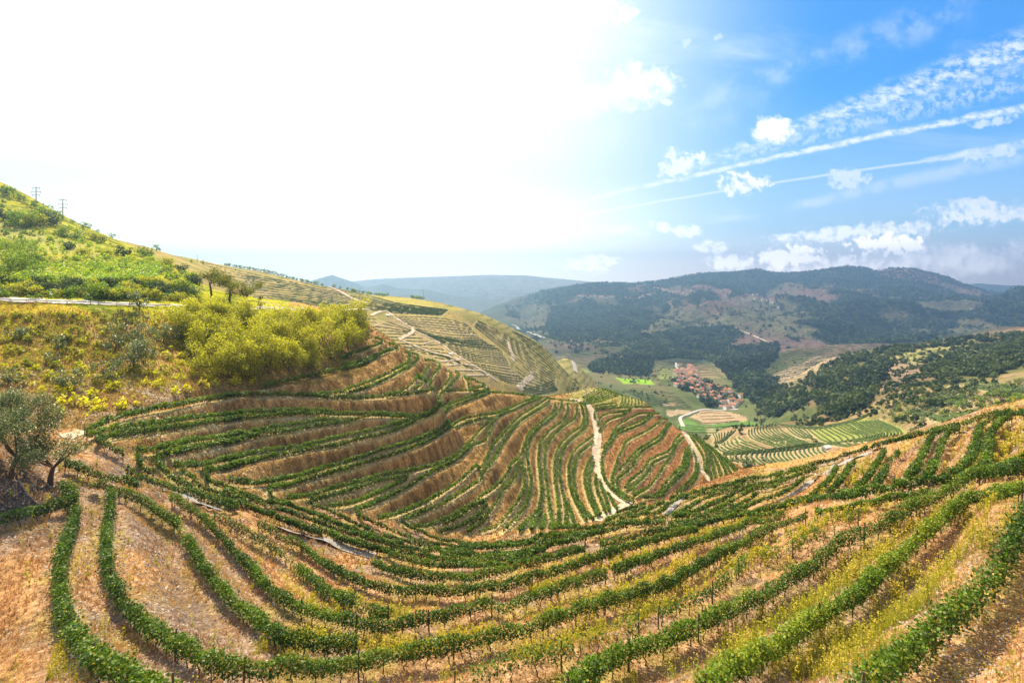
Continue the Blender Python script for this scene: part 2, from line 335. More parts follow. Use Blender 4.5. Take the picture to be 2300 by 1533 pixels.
row(G1, ('f2', [(100,255),(200,310),(300,370),(420,430),(520,500),(620,570),(750,640),(900,710),(1000,740),(1200,780),(1450,800),(1700,800),(1946,765)]), ('f3', [(130,750),(300,700),(600,610),(900,510),(1200,420),(1450,350),(1650,300)]), ('B', [(1050,1090),(1300,1040)]))
row(G1, ('f2', [(1000,580),(1150,620),(1350,670),(1550,690),(1800,680),(2000,640),(2200,590)]), ('f3', [(350,570),(500,530),(600,500),(760,460)]))
row(G1, ('f3', [(870,430),(1050,390),(1300,330),(1500,290),(1750,240),(2000,190)]), ('r', [(600,850),(800,800)]), thin=.9)
row(G1, ('f2', [(0,110),(200,185),(400,260),(600,320),(760,370),(900,430),(1080,470),(1200,520),(1400,570),(1600,590),(1850,585),(2100,565)]), ('f3', [(250,500),(450,460)]))
row(G1, ('e', [(550,1100),(620,1120),(800,1170),(950,1220),(1080,1270),(1180,1280)]))
row(G1, ('e', [(770,1280),(850,1290),(950,1300)]))
row(G1, ('e', [(530,1300),(600,1360),(650,1430)]), lush=1.2)
row(G1, ('x', [(-40,1170)]), ('f1', [(0,230),(150,180),(330,150),(480,115),(610,80)]), lush=1.2)
row(G1, ('e', [(1090,1160),(1180,1210),(1300,1250),(1450,1310),(1600,1350),(1800,1430),(2050,1500)]), ('s', [(0,1010),(200,1090),(400,1160),(600,1240),(720,1290),(860,1330)]))
row(G1, ('s', [(930,1320),(1010,1370),(1150,1400),(1320,1460)]), ('f2', [(1200,480),(1400,520),(1600,540),(1850,545),(2100,530),(2280,500)]), ('f3', [(350,460),(600,400),(770,370)]))
row(G1, ('e', [(1400,1330),(1440,1370)]))
# the level ground of the gully head and its right-hand legs
row(G2, ('e', [(1345,1030),(1350,1080),(1400,1150),(1480,1220),(1580,1280),(1700,1340),(1850,1400),(2100,1450)]), ('s', [(0,940),(200,1000),(350,1070),(550,1130),(750,1200),(950,1270),(1150,1330),(1400,1400)]), ('f2', [(1250,440),(1500,480),(1800,505),(2100,490),(2300,470)]), ('f3', [(500,420),(750,350),(900,320),(1100,270),(1400,250)]), lush=1.1)
row(G2, ('e', [(1185,1030),(1200,1090),(1250,1160),(1330,1210)]), thin=.8)
row(G2, ('e', [(850,870),(830,930),(860,1010),(930,1080),(1000,1130),(1070,1160)]))
row(G2, ('e', [(1560,1150),(1640,1210),(1720,1290),(1850,1340),(1950,1380)]), thin=.8)
row(G2, ('e', [(1770,1160),(1780,1220),(1900,1290),(2050,1350),(2200,1400),(2300,1440)]), ('s', [(500,960),(560,1010)][:0]), ('s', [(450,1050),(600,1080),(800,1160),(1000,1240),(1200,1310),(1400,1380),(1550,1410)]))
row(G2, ('s', [(395,930),(420,990),(500,1040),(620,1090),(750,1150),(900,1210),(1050,1270),(1200,1330),(1350,1370)]))
row(G2, ('s', [(755,1040),(790,1080),(900,1120),(1050,1190),(1200,1260),(1350,1330),(1500,1370),(1700,1420),(1900,1460),(2150,1470)]))
row(G2, ('s', [(1155,1120),(1180,1170),(1300,1220),(1450,1290),(1600,1350),(1750,1400),(1950,1430),(2200,1440)]), ('A', [(0,1010),(200,980),(400,940),(700,880),(1000,840),(1300,790),(1550,770)]))
row(G2, ('s', [(1540,1210),(1580,1250),(1700,1300),(1800,1350),(1950,1390),(2150,1420)]), ('A', [(0,975),(200,940),(400,900),(600,880)]))
row(G2, ('s', [(2110,1310),(2200,1250),(2290,1180)]), thin=.9)
# front rows at the foot of the spur, right-hand part
row(G5, ('A', [(400,850),(600,820),(800,800),(1000,770),(1200,740),(1450,700),(1700,650),(2000,620),(2290,580)]), ('B', [(250,1000),(450,950)]))
row(G5, ('A', [(640,690),(800,700),(1000,690),(1150,690)]))
row(G5, ('A', [(1610,590),(1750,530),(1950,460),(2150,400),(2300,350)]), ('B', [(500,640),(700,600),(950,540),(1150,490),(1350,440)]))
row(G5, ('A', [(1790,450),(1950,400),(2150,340),(2300,290)]), ('B', [(500,610),(700,590),(950,530)][:0]))
row(G5, ('A', [(1850,560),(2050,500),(2300,440)]), ('B', [(500,740),(700,650)]), thin=.7)
row(G5, ('B', [(130,920),(350,850),(550,840),(700,770),(850,640),(1000,580),(1120,520)]), thin=.8)
row(G5, ('B', [(750,900),(900,860),(1050,780),(1200,690),(1400,590),(1500,530),(1800,440),(2000,360),(2300,280)]), ('C', [(500,730),(700,690),(900,620),(1150,550),(1350,490)]), thin=.85)
row(G5, ('B', [(900,900),(1100,850),(1300,780),(1500,700),(1700,620),(1850,530),(2000,450),(2300,340)]), ('C', [(500,800),(700,750),(950,680),(1200,600),(1450,520)]))
row(G5, ('B', [(1400,830),(1600,770),(1750,700),(1900,600),(2100,500),(2300,400)]), ('C', [(500,880),(700,810),(900,720),(1100,640)]), thin=.8)
row(G5, ('B', [(1700,800),(1900,730),(2100,650),(2300,500)]), ('C', [(430,940),(600,890),(800,790),(950,700)]), thin=.85)
row(G5, ('C', [(0,1240),(250,1170),(450,1080),(650,1010),(800,950),(980,860),(1100,770),(1200,700)]))
row(G5, ('B', [(520,950),(700,930),(1000,880),(1300,865),(1500,840),(1800,790),(2000,750)]), ('C', [(230,1200),(500,1090),(700,1000)][:0]), thin=.8)
row(G5, ('C', [(1050,1080),(1300,970),(1480,860),(1620,740),(1700,620),(1760,520)]))
row(G5, ('C', [(1600,950),(1750,820),(1880,660),(1970,500),(2070,410)]))
row(G5, ('r', [(1100,730),(1200,700),(1280,640),(1330,570),(1370,510),(1400,460)]))
row(G5, ('r', [(1330,680),(1390,610),(1440,520),(1490,470)]), thin=.8)
row(G5, ('r', [(1450,670),(1560,620),(1620,530),(1670,430),(1710,360),(1780,330),(1860,310)]))
row(G5, ('r', [(1650,630),(1720,550),(1760,450),(1800,360),(1890,310)]), thin=.8)
row(G5, ('r', [(1780,640),(1900,570),(1970,480),(2000,390),(2010,310),(2080,270),(2150,240)]), lush=1.1)
row(G5, ('r', [(2050,580),(2070,460),(2085,350),(2150,275),(2230,240)]))
row(G5, ('r', [(0,935),(300,880),(600,850),(750,810),(950,770),(1150,745),(1400,700),(1600,665),(1800,650),(1950,610),(2150,570),(2320,500)]), lush=1.15)
row(G5, ('r', [(960,850),(1200,800),(1500,745),(1700,710)]), lush=.9)
row(G5, ('r', [(200,940),(400,880),(600,870),(700,850)]))
row(G5, ('C', [(0,775),(200,735),(400,695),(700,650),(900,590),(1100,535),(1220,500),(1350,455),(1500,425),(1700,375),(1900,305),(2100,235),(2300,185)]), ('r', [(1450,395),(1600,360),(1750,320),(1880,300)]), lush=1.05)
row(G5, ('r', [(1900,290),(2000,250),(2100,225),(2200,215),(2320,215)]), lush=1.2)
row(G5, ('B', [(800,600),(950,555),(1150,500),(1350,445),(1550,385),(1750,340),(1900,325),(2100,270)]))
row(G5, ('B', [(1150,590),(1350,500),(1550,455),(1750,400),(1950,330)]), thin=.8)
# spur: double rows on every bench, left and centre
sp = [
 [('e', [(720,800),(850,765),(1000,705),(1200,655),(1400,615),(1600,580),(1720,555),(1900,530),(2100,505)]), ('s', [(0,130),(300,125),(600,125),(850,145),(1050,150),(1300,150),(1500,130),(1700,105),(1900,95),(2200,95)])],
 [('e', [(740,850),(870,815),(1100,785),(1300,760),(1500,730),(1700,700),(1900,680),(2100,665)]), ('s', [(0,290),(383,270),(600,265),(850,265),(1000,285),(1200,290),(1450,290),(1640,300)])],
 [('e', [(860,880),(1000,845),(1200,825),(1400,795),(1600,770),(1800,740),(2100,705)]), ('s', [(0,330),(300,310),(600,290),(800,290),(1000,300)])],
 [('e', [(1180,985),(1350,970),(1500,935),(1700,890),(1900,865),(2100,825)]), ('s', [(0,490),(383,415),(600,380),(800,350),(1000,335)])],
 [('e', [(1350,1030),(1500,995),(1700,960),(1900,920),(2100,885)]), ('s', [(0,540),(200,500),(383,450),(600,430),(800,390),(1000,370),(1150,330),(1300,305),(1600,320),(1700,310),(1800,260),(2000,190),(2150,140),(2290,80)])],
 [('e', [(1500,1110),(1700,1110),(1900,1070),(2100,1040)]), ('s', [(0,680),(200,640),(383,600),(600,580),(800,540),(1000,490),(1200,450),(1400,400),(1640,335)])],
 [('e', [(1780,1160),(2000,1115),(2200,1070)]), ('s', [(0,750),(200,710),(383,655),(600,620),(800,580),(1000,555),(1200,500),(1400,460),(1600,375),(1800,290),(2000,220),(2200,150),(2300,110)])],
 [('s', [(50,860),(200,880),(400,870),(600,830),(800,780),(1000,720),(1200,660),(1400,590),(1600,540),(1800,460),(2000,370),(2150,320),(2300,300)]), ('n', [(450,285),(600,225),(740,170),(820,155)])],
 [('s', [(400,920),(550,900),(750,840),(950,790),(1150,730),(1350,670),(1550,610),(1750,530),(1900,450),(2100,370),(2280,325)])],
 [('s', [(560,1010),(750,990),(950,930),(1150,880),(1350,820),(1550,785),(1650,775),(1850,720),(2000,650),(2100,570),(2200,450)]), ('n', [(340,400),(390,335)])],
 [('s', [(760,1030),(950,985),(1150,925),(1350,865),(1600,820)])],
 [('s', [(900,1080),(1100,1060),(1300,985),(1450,915),(1590,850)])],
 [('s', [(1150,1110),(1300,1060),(1500,965),(1650,885),(1800,785),(1950,720),(2050,660),(2150,560)]), ('n', [(340,530),(400,410),(450,315),(600,255),(740,190),(830,160)])],
 [('s', [(1340,1190),(1500,1150),(1650,1090),(1800,1020),(1950,930),(2100,820),(2200,720)]), ('n', [(280,790),(350,690),(400,580),(480,490),(560,395),(640,315),(760,245),(850,185),(870,172)])],
 [('s', [(1560,1200),(1700,1140),(1850,1080),(1950,1030),(2100,940),(2250,840)]), ('n', [(300,830),(400,710),(470,580),(550,465),(640,365),(780,270),(880,220),(900,180)])],
 [('n', [(-40,1250),(60,1210),(150,1160),(300,1010),(430,925),(520,825),(570,725),(650,655),(680,565),(720,465),(820,375),(920,290),(950,205)][1:])],
 [('s', [(1640,1260),(1800,1240),(1950,1180),(2100,1100),(2250,1040)]), ('n', [(380,960),(430,925)][:0])],
 [('n', [(0,1235),(150,1145),(260,1075),(360,1035)])],
 [('s', [(1880,1300),(2000,1270)]), ('n', [(150,1240),(280,1165),(360,1060)])],
 [('n', [(190,1310),(230,1235),(350,1160),(440,1060),(500,935),(600,840),(640,705)])],
 [('n', [(290,1305),(400,1280),(500,1200),(600,1080),(670,960),(680,830),(660,705)])],
 [('n', [(500,1290),(600,1200),(690,1080),(730,950),(740,850),(710,725),(705,600),(740,485),(830,395),(950,310),(1000,240),(1005,190)])],
 [('n', [(640,1290),(720,1200),(800,1120),(830,980),(812,800),(803,640),(830,520),(920,425),(1000,365),(1050,290),(1055,210)])],
 [('n', [(930,1260),(900,1100),(880,950),(860,800),(855,680),(870,565),(950,465),(1040,385),(1120,330),(1135,220)])],
 [('n', [(740,1280),(790,1190),(835,1130)])], [('n', [(820,1275),(850,1220),(858,1165)])],
 [('n', [(980,1240),(972,1050),(942,850),(942,700),(980,575),(1080,465),(1170,405),(1190,320),(1165,205)])],
 [('n', [(1050,1235),(1035,1090),(1003,930),(982,800),(990,685),(1030,575),(1130,485),(1200,425),(1222,330),(1200,210)])],
 [('n', [(1110,1240),(1080,1130),(1045,1050)])],
 [('n', [(1240,1240),(1160,1120),(1092,980),(1063,830),(1073,700),(1120,605),(1210,535),(1275,485)])],
 [('n', [(1290,1220),(1200,1120),(1132,1000),(1103,870),(1113,745),(1150,640),(1280,540)])],
 [('n', [(1310,1170),(1240,1020),(1200,880),(1203,785),(1230,725),(1270,660)])],
 [('n', [(1332,1160),(1272,1030),(1235,880),(1253,765),(1282,715)])],
 [('n', [(1382,1140),(1335,1020),(1292,900),(1300,825)])], [('n', [(1412,1130),(1385,1020),(1345,930),(1333,865)])],
 [('n', [(1480,1110),(1432,1030),(1400,975)])],
 # crest rows, upper left
 [('t', [(930,640),(980,645),(1025,662),(1000,690),(900,722),(780,765),(700,800)])],
 [('t', [(120,1000),(250,970),(400,940),(550,910),(700,872),(850,842),(950,795),(1050,745),(1130,722),(1120,692),(1065,690)])],
 [('t', [(600,875),(700,810),(720,850),(830,825),(950,780),(1070,732)][2:])],
 [('t', [(480,1062),(650,1050),(800,1005),(950,955),(1100,885),(1200,825),(1222,772),(1180,748)])],
 [('t', [(700,1052),(830,1032),(1000,965),(1150,895),(1270,805),(1283,772),(1200,752)])],
 [('t', [(1050,1062),(1180,1025),(1280,935),(1350,872),(1362,842)])],
 [('t', [(1250,1022),(1340,965),(1430,875),(1442,835),(1400,815),(1330,812)])],
 [('t', [(1450,1022),(1510,955),(1530,912),(1505,888)])], [('t', [(1490,1022),(1550,962),(1592,912),(1550,892)])],
 [('t', [(1650,1018),(1652,965),(1620,932)])], [('t', [(1680,1020),(1780,1000),(1745,972),(1650,935)])],
 [('s', [(2200,95),(2290,110)]), ('t', [(1800,1042),(2000,1060),(2150,1082),(2300,1102)]), ('n', [(1000,180),(1140,190)])],
]
for r_ in sp: row(G3, *r_)
no = [
 [(1620,1062),(1520,1012),(1425,930),(1362,830),(1345,700),(1370,612),(1440,522),(1480,462),(1600,422),(1700,382),(1780,312),(1840,292)],
 [(1560,1010),(1460,950),(1432,850),(1470,752),(1482,690),(1520,622),(1560,532),(1700,462),(1800,402),(1890,332)],
 [(1625,1030),(1540,1000),(1482,930),(1482,850),(1580,782),(1640,692),(1720,592),(1840,532),(1900,432),(1950,372)],
 [(1500,780),(1580,690),(1650,612),(1760,542),(1860,472),(1920,362)],
 [(1545,940),(1600,862),(1700,782),(1760,692),(1900,632),(1950,590),(1982,512),(2030,472)],
 [(1620,1000),(1740,932),(1820,842),(1900,722),(1950,652),(1982,572),(2050,502)],
 [(1590,960),(1640,900),(1740,810),(1790,720),(1910,660)],
 [(1700,1010),(1820,992),(1900,882),(1980,802),(2050,722),(2062,622),(2110,572)],
 [(1860,1000),(1960,892),(2050,802),(2092,722),(2100,602)],
 [(1720,1020),(1850,1000),(1930,905),(2010,815),(2065,735),(2085,640)],
 [(1990,972),(2100,882),(2150,802),(2162,702),(2132,612)],
 [(2020,970),(2130,885),(2175,805),(2180,720)],
 [(1290,342),(1282,272),(1350,252),(1600,242),(1780,242)],
 [(1312,400),(1330,332),(1400,292),(1520,282),(1600,255)],
 [(1322,450),(1400,352),(1500,322),(1590,262)],
 [(1355,600),(1440,482),(1472,402),(1560,352),(1680,292),(1780,292)],
 [(1482,442),(1600,392),(1700,352),(1765,300)],
 [(1290,250),(1400,235),(1480,225)], [(1270,235),(1380,215),(1470,205)],
 [(2100,470),(2180,590),(2230,700),(2240,790)], [(2130,480),(2220,580),(2250,660),(2270,800),(2290,860)],
 [(2160,490),(2260,610),(2290,690),(2310,800),(2340,900)], [(2190,500),(2300,640),(2350,760),(2370,840)],
 [(2220,520),(2330,640),(2400,760),(2420,840)], [(2270,560),(2380,680),(2450,790),(2470,850)], [(2330,620),(2440,720),(2500,800),(2520,840)], [(2400,680),(2500,760),(2560,820)],
]
for r_ in no: row(G4, ('n', r_))
for i in range(8):                      # the close rows on the level crown of the spur
    t = i/7
    row('crown', ('n', [(1110+75*t,182+30*t),(1180+110*t,150+45*t),(1260+150*t,112+50*t),(1310+200*t,75+55*t),(1400+190*t*1.0,58+85*t)][(1 if i<3 else 0):]))
for i in range(7):
    t = i/6; row('crown', ('n', [(1520+170*t,125+40*t),(1530+165*t,170+40*t),(1500+190*t,225+5*t)]))
def family(g, reg, guides, n, **k):
    """rows spread evenly between surveyed guide rows"""
    m = len(guides); gs_ = []
    for gd_ in guides:
        p = np.array(px_(reg, gd_), float); d = np.r_[0, np.cumsum(np.hypot(*np.diff(p, axis=0).T))]
        q = np.linspace(0, d[-1], 9); gs_.append(np.c_[np.interp(q, d, p[:, 0]), np.interp(q, d, p[:, 1])])
    gs_ = np.array(gs_)
    for i in range(n):
        t = i/(n-1)*(m-1); a = min(int(t), m-2); f = t-a
        jit = np.array([0, random.uniform(-.6, .6)])
        ROWS.append((g, [tuple(x) for x in gs_[a]*(1-f)+gs_[a+1]*f+jit], k))
GB = 'bowl'
family(GB, 'D', [[(470,290),(455,340),(520,390),(640,430),(760,475)], [(620,240),(600,300),(720,370),(850,410),(980,450)], [(760,240),(775,280),(850,330),(950,380),(1100,435)]], 11)
family(GB, 'D', [[(360,370),(420,410),(540,450),(640,490)], [(230,420),(300,460),(400,490),(480,510)], [(140,470),(170,500),(220,520),(300,530)]], 8)
family(GB, 'D', [[(225,545),(225,575),(260,600),(300,610)], [(620,515),(590,565),(640,610),(720,670)], [(900,485),(890,530),(960,600),(1060,660)], [(1220,465),(1230,500),(1300,550),(1400,580)]], 22)
family(GB, 'D', [[(1090,290),(1150,340),(1230,400),(1300,420)], [(1400,245),(1500,300),(1640,340),(1650,380),(1560,410)], [(1600,205),(1750,280),(1840,320),(1830,360),(1700,400)], [(1800,185),(1950,250),(2060,300),(2050,340),(1980,400)]], 20, bright=.4)
family(GB, 'D', [[(1330,440),(1450,460),(1640,490)], [(1700,400),(1720,430),(1800,460)], [(1900,390),(1880,420),(1900,440)]], 11, bright=.4)
family(GB, 'D', [[(100,330),(130,390),(100,440)], [(200,320),(200,380),(160,440)], [(330,295),(250,370),(180,430)]], 8)
family(GB, 'D', [[(850,255),(900,310),(1000,370),(1120,390)], [(1000,265),(1060,300),(1120,360)]], 5)
family(GB, 'D', [[(200,530),(500,510),(800,480),(1000,450),(1300,425),(1500,405),(1700,370),(1850,330)], [(200,545),(600,522),(1000,485),(1200,455),(1400,430)]], 3)
family(GB, 'D', [[(800,235),(1000,258),(1200,268),(1400,228),(1600,178),(1780,80)], [(800,242),(1000,272),(1200,282),(1400,245),(1620,185),(1790,95)]], 3)
family(GB, 'D', [[(680,190),(690,230),(640,260)], [(760,200),(770,225),(800,238)]], 4)
GL = 'hillside'
family(GL, 't', [[(0,190),(300,230),(600,270),(900,330),(1150,395),(1500,440)], [(0,420),(300,430),(600,420),(850,430),(1100,462),(1450,480)]], 15, far=1)
family(GL, 't', [[(1090,485),(1300,490),(1500,505),(1650,550)], [(1240,580),(1380,620),(1550,650),(1740,650)], [(1400,665),(1600,710),(1800,730),(1900,740)], [(1620,800),(1800,830),(1950,850)], [(1900,965),(2000,1000),(2120,1020)]], 30, far=1)
family(GL, 't', [[(870,500),(1000,510),(1230,590)], [(900,600),(1050,600),(1230,610)], [(1050,680),(1300,700),(1430,700)], [(1250,740),(1400,760),(1560,810)], [(1600,860),(1700,870),(1790,930)]], 15, far=1)
family(GL, 't', [[(1690,560),(1850,690),(1990,800),(2140,930),(2290,1000)], [(1720,520),(1900,610),(2100,720),(2290,870)]], 9, far=1)
family(GL, 'm', [[(0,620),(150,760),(300,900),(420,1040)],[(60,640),(250,740),(420,860),(560,1000)]], 8, far=1)
family(GL, 'm', [[(30,920),(120,1000),(190,1010),(390,1110)],[(100,1150),(250,1170),(400,1130)]], 6, far=1)
family(GL, 't', [[(2050,1040),(2150,1010),(2280,960)], [(2150,1075),(2250,1060),(2300,1040)]], 5, far=1)
family(GL, 'x', [[(450,586),(520,602),(620,625),(720,648)],[(590,660),(700,672),(790,690)],[(640,690),(720,692),(800,698)]], 16, far=1)
for ga in ([[(1750,1050),(2000,1060),(2290,1100)],[(1850,1110),(2060,1130),(2290,1145)]], [[(1420,1180),(1600,1150),(1720,1060)],[(1500,1250),(1700,1200),(1800,1180)]], [[(1560,1150),(1700,1190),(1800,1210)],[(1560,1210),(1700,1250),(1850,1270)]], [[(1650,1330),(1900,1300),(2200,1230)],[(1700,1380),(1950,1340),(2290,1290)]], [[(1300,1330),(1450,1350),(1600,1400)],[(1330,1290),(1500,1330),(1700,1370)]]):
    family('terrace', 'q', ga, 6, bright=.2)
for ga, n_ in (([('m',[(1030,1110),(1250,1130),(1400,1160)]),('m',[(1160,1250),(1400,1290),(1560,1290)])],10), ([('m',[(1480,1425),(1700,1450),(2000,1425)]),('m',[(1500,1500),(1800,1500),(2100,1440)])],6),
   ([('m',[(1195,900),(1300,890),(1410,890)]),('m',[(1170,990),(1300,1010),(1480,1000)])],8), ([('m',[(480,780),(700,765),(1000,760)]),('m',[(520,850),(700,840),(1010,820)])],7),
   ([('q',[(0,930),(300,800),(640,750),(800,760)]),('q',[(0,1090),(300,1060),(470,1020),(650,950)])],15), ([('q',[(1240,840),(1500,790),(1900,745)]),('q',[(1190,880),(1420,860),(1500,840)])],5),
   ([('q',[(1150,960),(1250,965),(1380,975)]),('q',[(1000,1110),(1080,1100),(1150,1095)])],5), ([('m',[(1540,870),(1620,860),(1700,900)]),('m',[(1600,1010),(1750,1000),(1880,1060)])],7),
   ([('m',[(1450,560),(1600,520),(1760,480)]),('m',[(1150,690),(1300,640),(1480,620)])],9), ([('m',[(1620,1330),(1700,1320),(1850,1330)]),('m',[(1640,1410),(1750,1410),(1950,1390)])],4)):
    a_ = [px_(r_, p_) for r_, p_ in ga]; family('valley', 'x', a_, n_)
family('shelf', 'x', [[(60,600),(150,590),(260,586),(360,592)], [(40,634),(150,626),(260,622),(350,618)]], 7, bright=1.0)
# ------------------------------------------------------------------ rows laid on the land
def smooth_curve(p, step):
    p = np.asarray(p, float)
    if len(p) < 2: return p
    P_ = np.vstack([2*p[0]-p[1], p, 2*p[-1]-p[-2]]); out = []
    for i in range(1, len(P_)-2):
        a, b, c_, d = P_[i-1:i+3]; m = max(2, int(np.hypot(*(c_-b)[:2])/step))
        t = np.linspace(0, 1, m, endpoint=False)[:, None]
        out.append(.5*((2*b)+(-a+c_)*t+(2*a-5*b+4*c_-d)*t**2+(-a+3*b-3*c_+d)*t**3))
    return np.vstack(out+[p[-1:]])
def lay(poly, ymax, h=1.0, ymin=11, pstep=5.0, jump=1.16):
    q = smooth_curve(poly, pstep); segs = [[]]; last = None
    for a, b in q:
        g = ground(a, b, h, ymax, ymin, snap=.022)
        if g is None:
            continue
        if last is not None and (g[1] > last*jump+2.5 or g[1] < last/jump-2.5):
            if segs[-1]: segs.append([])
        segs[-1].append(g); last = g[1]
    segs = [s for s in segs if len(s) >= 2]
    if not segs: return None
    s = np.array(max(segs, key=len))
    # even out and resample by length
    for _ in range(3):
        if len(s) > 4: s[1:-1] = .25*s[:-2]+.5*s[1:-1]+.25*s[2:]
    d = np.r_[0, np.cumsum(np.hypot(*np.diff(s[:, :2], axis=0).T))]
    if d[-1] < 1.5: return None
    m = max(3, int(d[-1]/(.5 if s[:, 1].mean() < 260 else 1.5))); t = np.linspace(0, d[-1], m)
    r_ = np.c_[np.interp(t, d, s[:, 0]), np.interp(t, d, s[:, 1])]
    zz = zat(r_[:, 0], r_[:, 1])
    for _ in range(12):
        if len(zz) > 4: zz[1:-1] = .25*zz[:-2]+.5*zz[1:-1]+.25*zz[2:]
    return np.c_[r_, zz]
YMX = {'near': 150, 'flat': 150, 'edge': 150, 'spur': 262, 'nose': 262, 'crown': 300, 'bowl': 620, 'hillside': 820, 'shelf': 220, 'terrace': 620, 'valley': 3200}
YMN = {'near': 11, 'flat': 60, 'edge': 24, 'spur': 60, 'nose': 120, 'crown': 200, 'bowl': 240, 'hillside': 270, 'shelf': 120, 'terrace': 230, 'valley': 560}
LAID = []
for g, poly, k in ROWS:
    s = lay(poly, YMX[g], 1.0, YMN[g])
    if s is not None: LAID.append((g, s, k, np.mean([p[0] for p in poly]), np.mean([p[1] for p in poly])))
print('rows', len(ROWS), len(LAID), round(time.time()-T0, 1))
# ------------------------------------------------------------------ benches cut into the slope along every row
SW = np.zeros_like(Z); SZ = np.zeros_like(Z); DM = np.full(Z.shape, 99.0)
du = US[1]-US[0]
def carve(P3, r, stride=1):
    for x, y, z in P3[::stride]:
        u = x/y; j0 = np.searchsorted(SG, math.log(max(y-r, 10.6))); j1 = np.searchsorted(SG, math.log(y+r))+1
        i0 = int((u-r/y-US[0])/du); i1 = int((u+r/y-US[0])/du)+2
        i0 = max(i0, 0); i1 = min(i1, len(US))
        if i0 >= i1 or j0 >= j1: continue
        d2 = (GX[j0:j1, i0:i1]-x)**2+(GY[j0:j1, i0:i1]-y)**2
        wt = 1/(d2+.15)**2; wt[d2 > r*r] = 0
        SW[j0:j1, i0:i1] += wt; SZ[j0:j1, i0:i1] += wt*z
        np.minimum(DM[j0:j1, i0:i1], np.sqrt(d2), out=DM[j0:j1, i0:i1])
for g, s, k, *_ in LAID:
    y = s[:, 1].mean()
    if g in ('bowl', 'hillside', 'terrace'): carve(s, 4.0)
    elif g in ('shelf', 'valley'): continue
    else: carve(s, 3.8, 2)
ok = SW > 0
ZT = np.where(ok, SZ/np.maximum(SW, 1e-9), Z)
bw = 1-sm(DM, .8, 3.5)
Z = np.where(ok, ZT*bw+Z*(1-bw), Z)
# crumbling earth on the banks
bk = sm(DM, 1.3, 2.2)*(1-sm(GY, 240, 300)); Z = Z+bk*((fbm(GX/1.7, GY/1.7, 3, 88)-.5)*.75+(fbm(GX/.55, GY/.9, 2, 89)-.5)*.3)
print('benches', round(time.time()-T0, 1))
# ------------------------------------------------------------------ materials
def newmat(name):
    m = bpy.data.materials.new(name); m.use_nodes = True; m.node_tree.nodes.clear(); return m
class NB:
    def __init__(s, m): s.t = m.node_tree; s.n = s.t.nodes; s.l = s.t.links
    def __call__(s, ty, ins=None, **k):
        x = s.n.new(ty)
        for a, b in k.items(): setattr(x, a, b)
        for a, b in (ins or {}).items():
            if hasattr(b, 'links'): s.l.new(b, x.inputs[a])
            elif isinstance(b, tuple) and len(b) == 3 and x.inputs[a].type == 'RGBA': x.inputs[a].default_value = (*b, 1)
            else: x.inputs[a].default_value = b
        return x
def surf(name, base, rough=.9, var=.25, scale=3.0, bump=0.0, metal=0.0, spec=.2):
    m = newmat(name); b = NB(m)
    tcn = b('ShaderNodeTexCoord'); ns = b('ShaderNodeTexNoise', {'Vector': tcn.outputs['Object'], 'Scale': scale, 'Detail': 5.0, 'Roughness': .65})
    mr = b('ShaderNodeMapRange', {0: ns.outputs['Fac'], 1: .25, 2: .75, 3: 1-var, 4: 1+var})
    vm = b('ShaderNodeVectorMath', {0: base, 'Scale': mr.outputs[0]}, operation='SCALE')
    p = b('ShaderNodeBsdfPrincipled', {'Base Color': vm.outputs[0], 'Roughness': rough, 'Metallic': metal, 'Specular IOR Level': spec})
    if bump:
        bp = b('ShaderNodeBump', {'Height': ns.outputs['Fac'], 'Strength': 1.0, 'Distance': bump}); b.l.new(bp.outputs[0], p.inputs['Normal'])
    o = b('ShaderNodeOutputMaterial', {'Surface': p.outputs[0]}); return m
def leafmat(name, stops, trans=.35, rough=.5, spec=.3, tcol=(1.25, 1.35, .5)):
    m = newmat(name); b = NB(m)
    at = b('ShaderNodeAttribute', attribute_name='tint')
    cr = b('ShaderNodeValToRGB', {0: at.outputs['Fac']}); e = cr.color_ramp.elements
    while len(e) < len(stops): e.new(.5)
    for i, (p, c_) in enumerate(stops): e[i].position = p; e[i].color = (*c_, 1)
    p = b('ShaderNodeBsdfPrincipled', {'Base Color': cr.outputs[0], 'Roughness': rough, 'Specular IOR Level': spec})
    tm = b('ShaderNodeVectorMath', {0: cr.outputs[0], 1: tcol}, operation='MULTIPLY')
    tr = b('ShaderNodeBsdfTranslucent', {'Color': tm.outputs[0]})
    mx = b('ShaderNodeMixShader', {0: trans, 1: p.outputs[0], 2: tr.outputs[0]})
    b('ShaderNodeOutputMaterial', {'Surface': mx.outputs[0]}); return m
M = {}
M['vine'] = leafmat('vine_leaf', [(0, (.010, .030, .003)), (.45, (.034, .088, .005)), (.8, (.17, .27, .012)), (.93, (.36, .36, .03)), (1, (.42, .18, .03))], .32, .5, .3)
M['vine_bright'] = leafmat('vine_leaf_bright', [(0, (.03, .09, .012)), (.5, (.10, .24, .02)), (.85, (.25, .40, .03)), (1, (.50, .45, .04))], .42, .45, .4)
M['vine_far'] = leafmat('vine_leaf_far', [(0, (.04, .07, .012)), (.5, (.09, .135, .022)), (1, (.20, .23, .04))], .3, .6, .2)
M['vine_spur'] = leafmat('vine_leaf_spur', [(0, (.025, .05, .006)), (.45, (.07, .13, .012)), (.8, (.17, .25, .02)), (1, (.38, .34, .03))], .38, .5, .3)  # yellower copy of the vine leaf: sunlight on the spur rows put into the colour
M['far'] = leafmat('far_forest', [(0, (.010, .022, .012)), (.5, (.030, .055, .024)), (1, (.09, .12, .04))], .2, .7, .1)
M['pinegold'] = leafmat('sunlit_pine', [(0, (.06, .07, .01)), (.5, (.17, .17, .015)), (1, (.36, .32, .03))], .35, .6, .2)
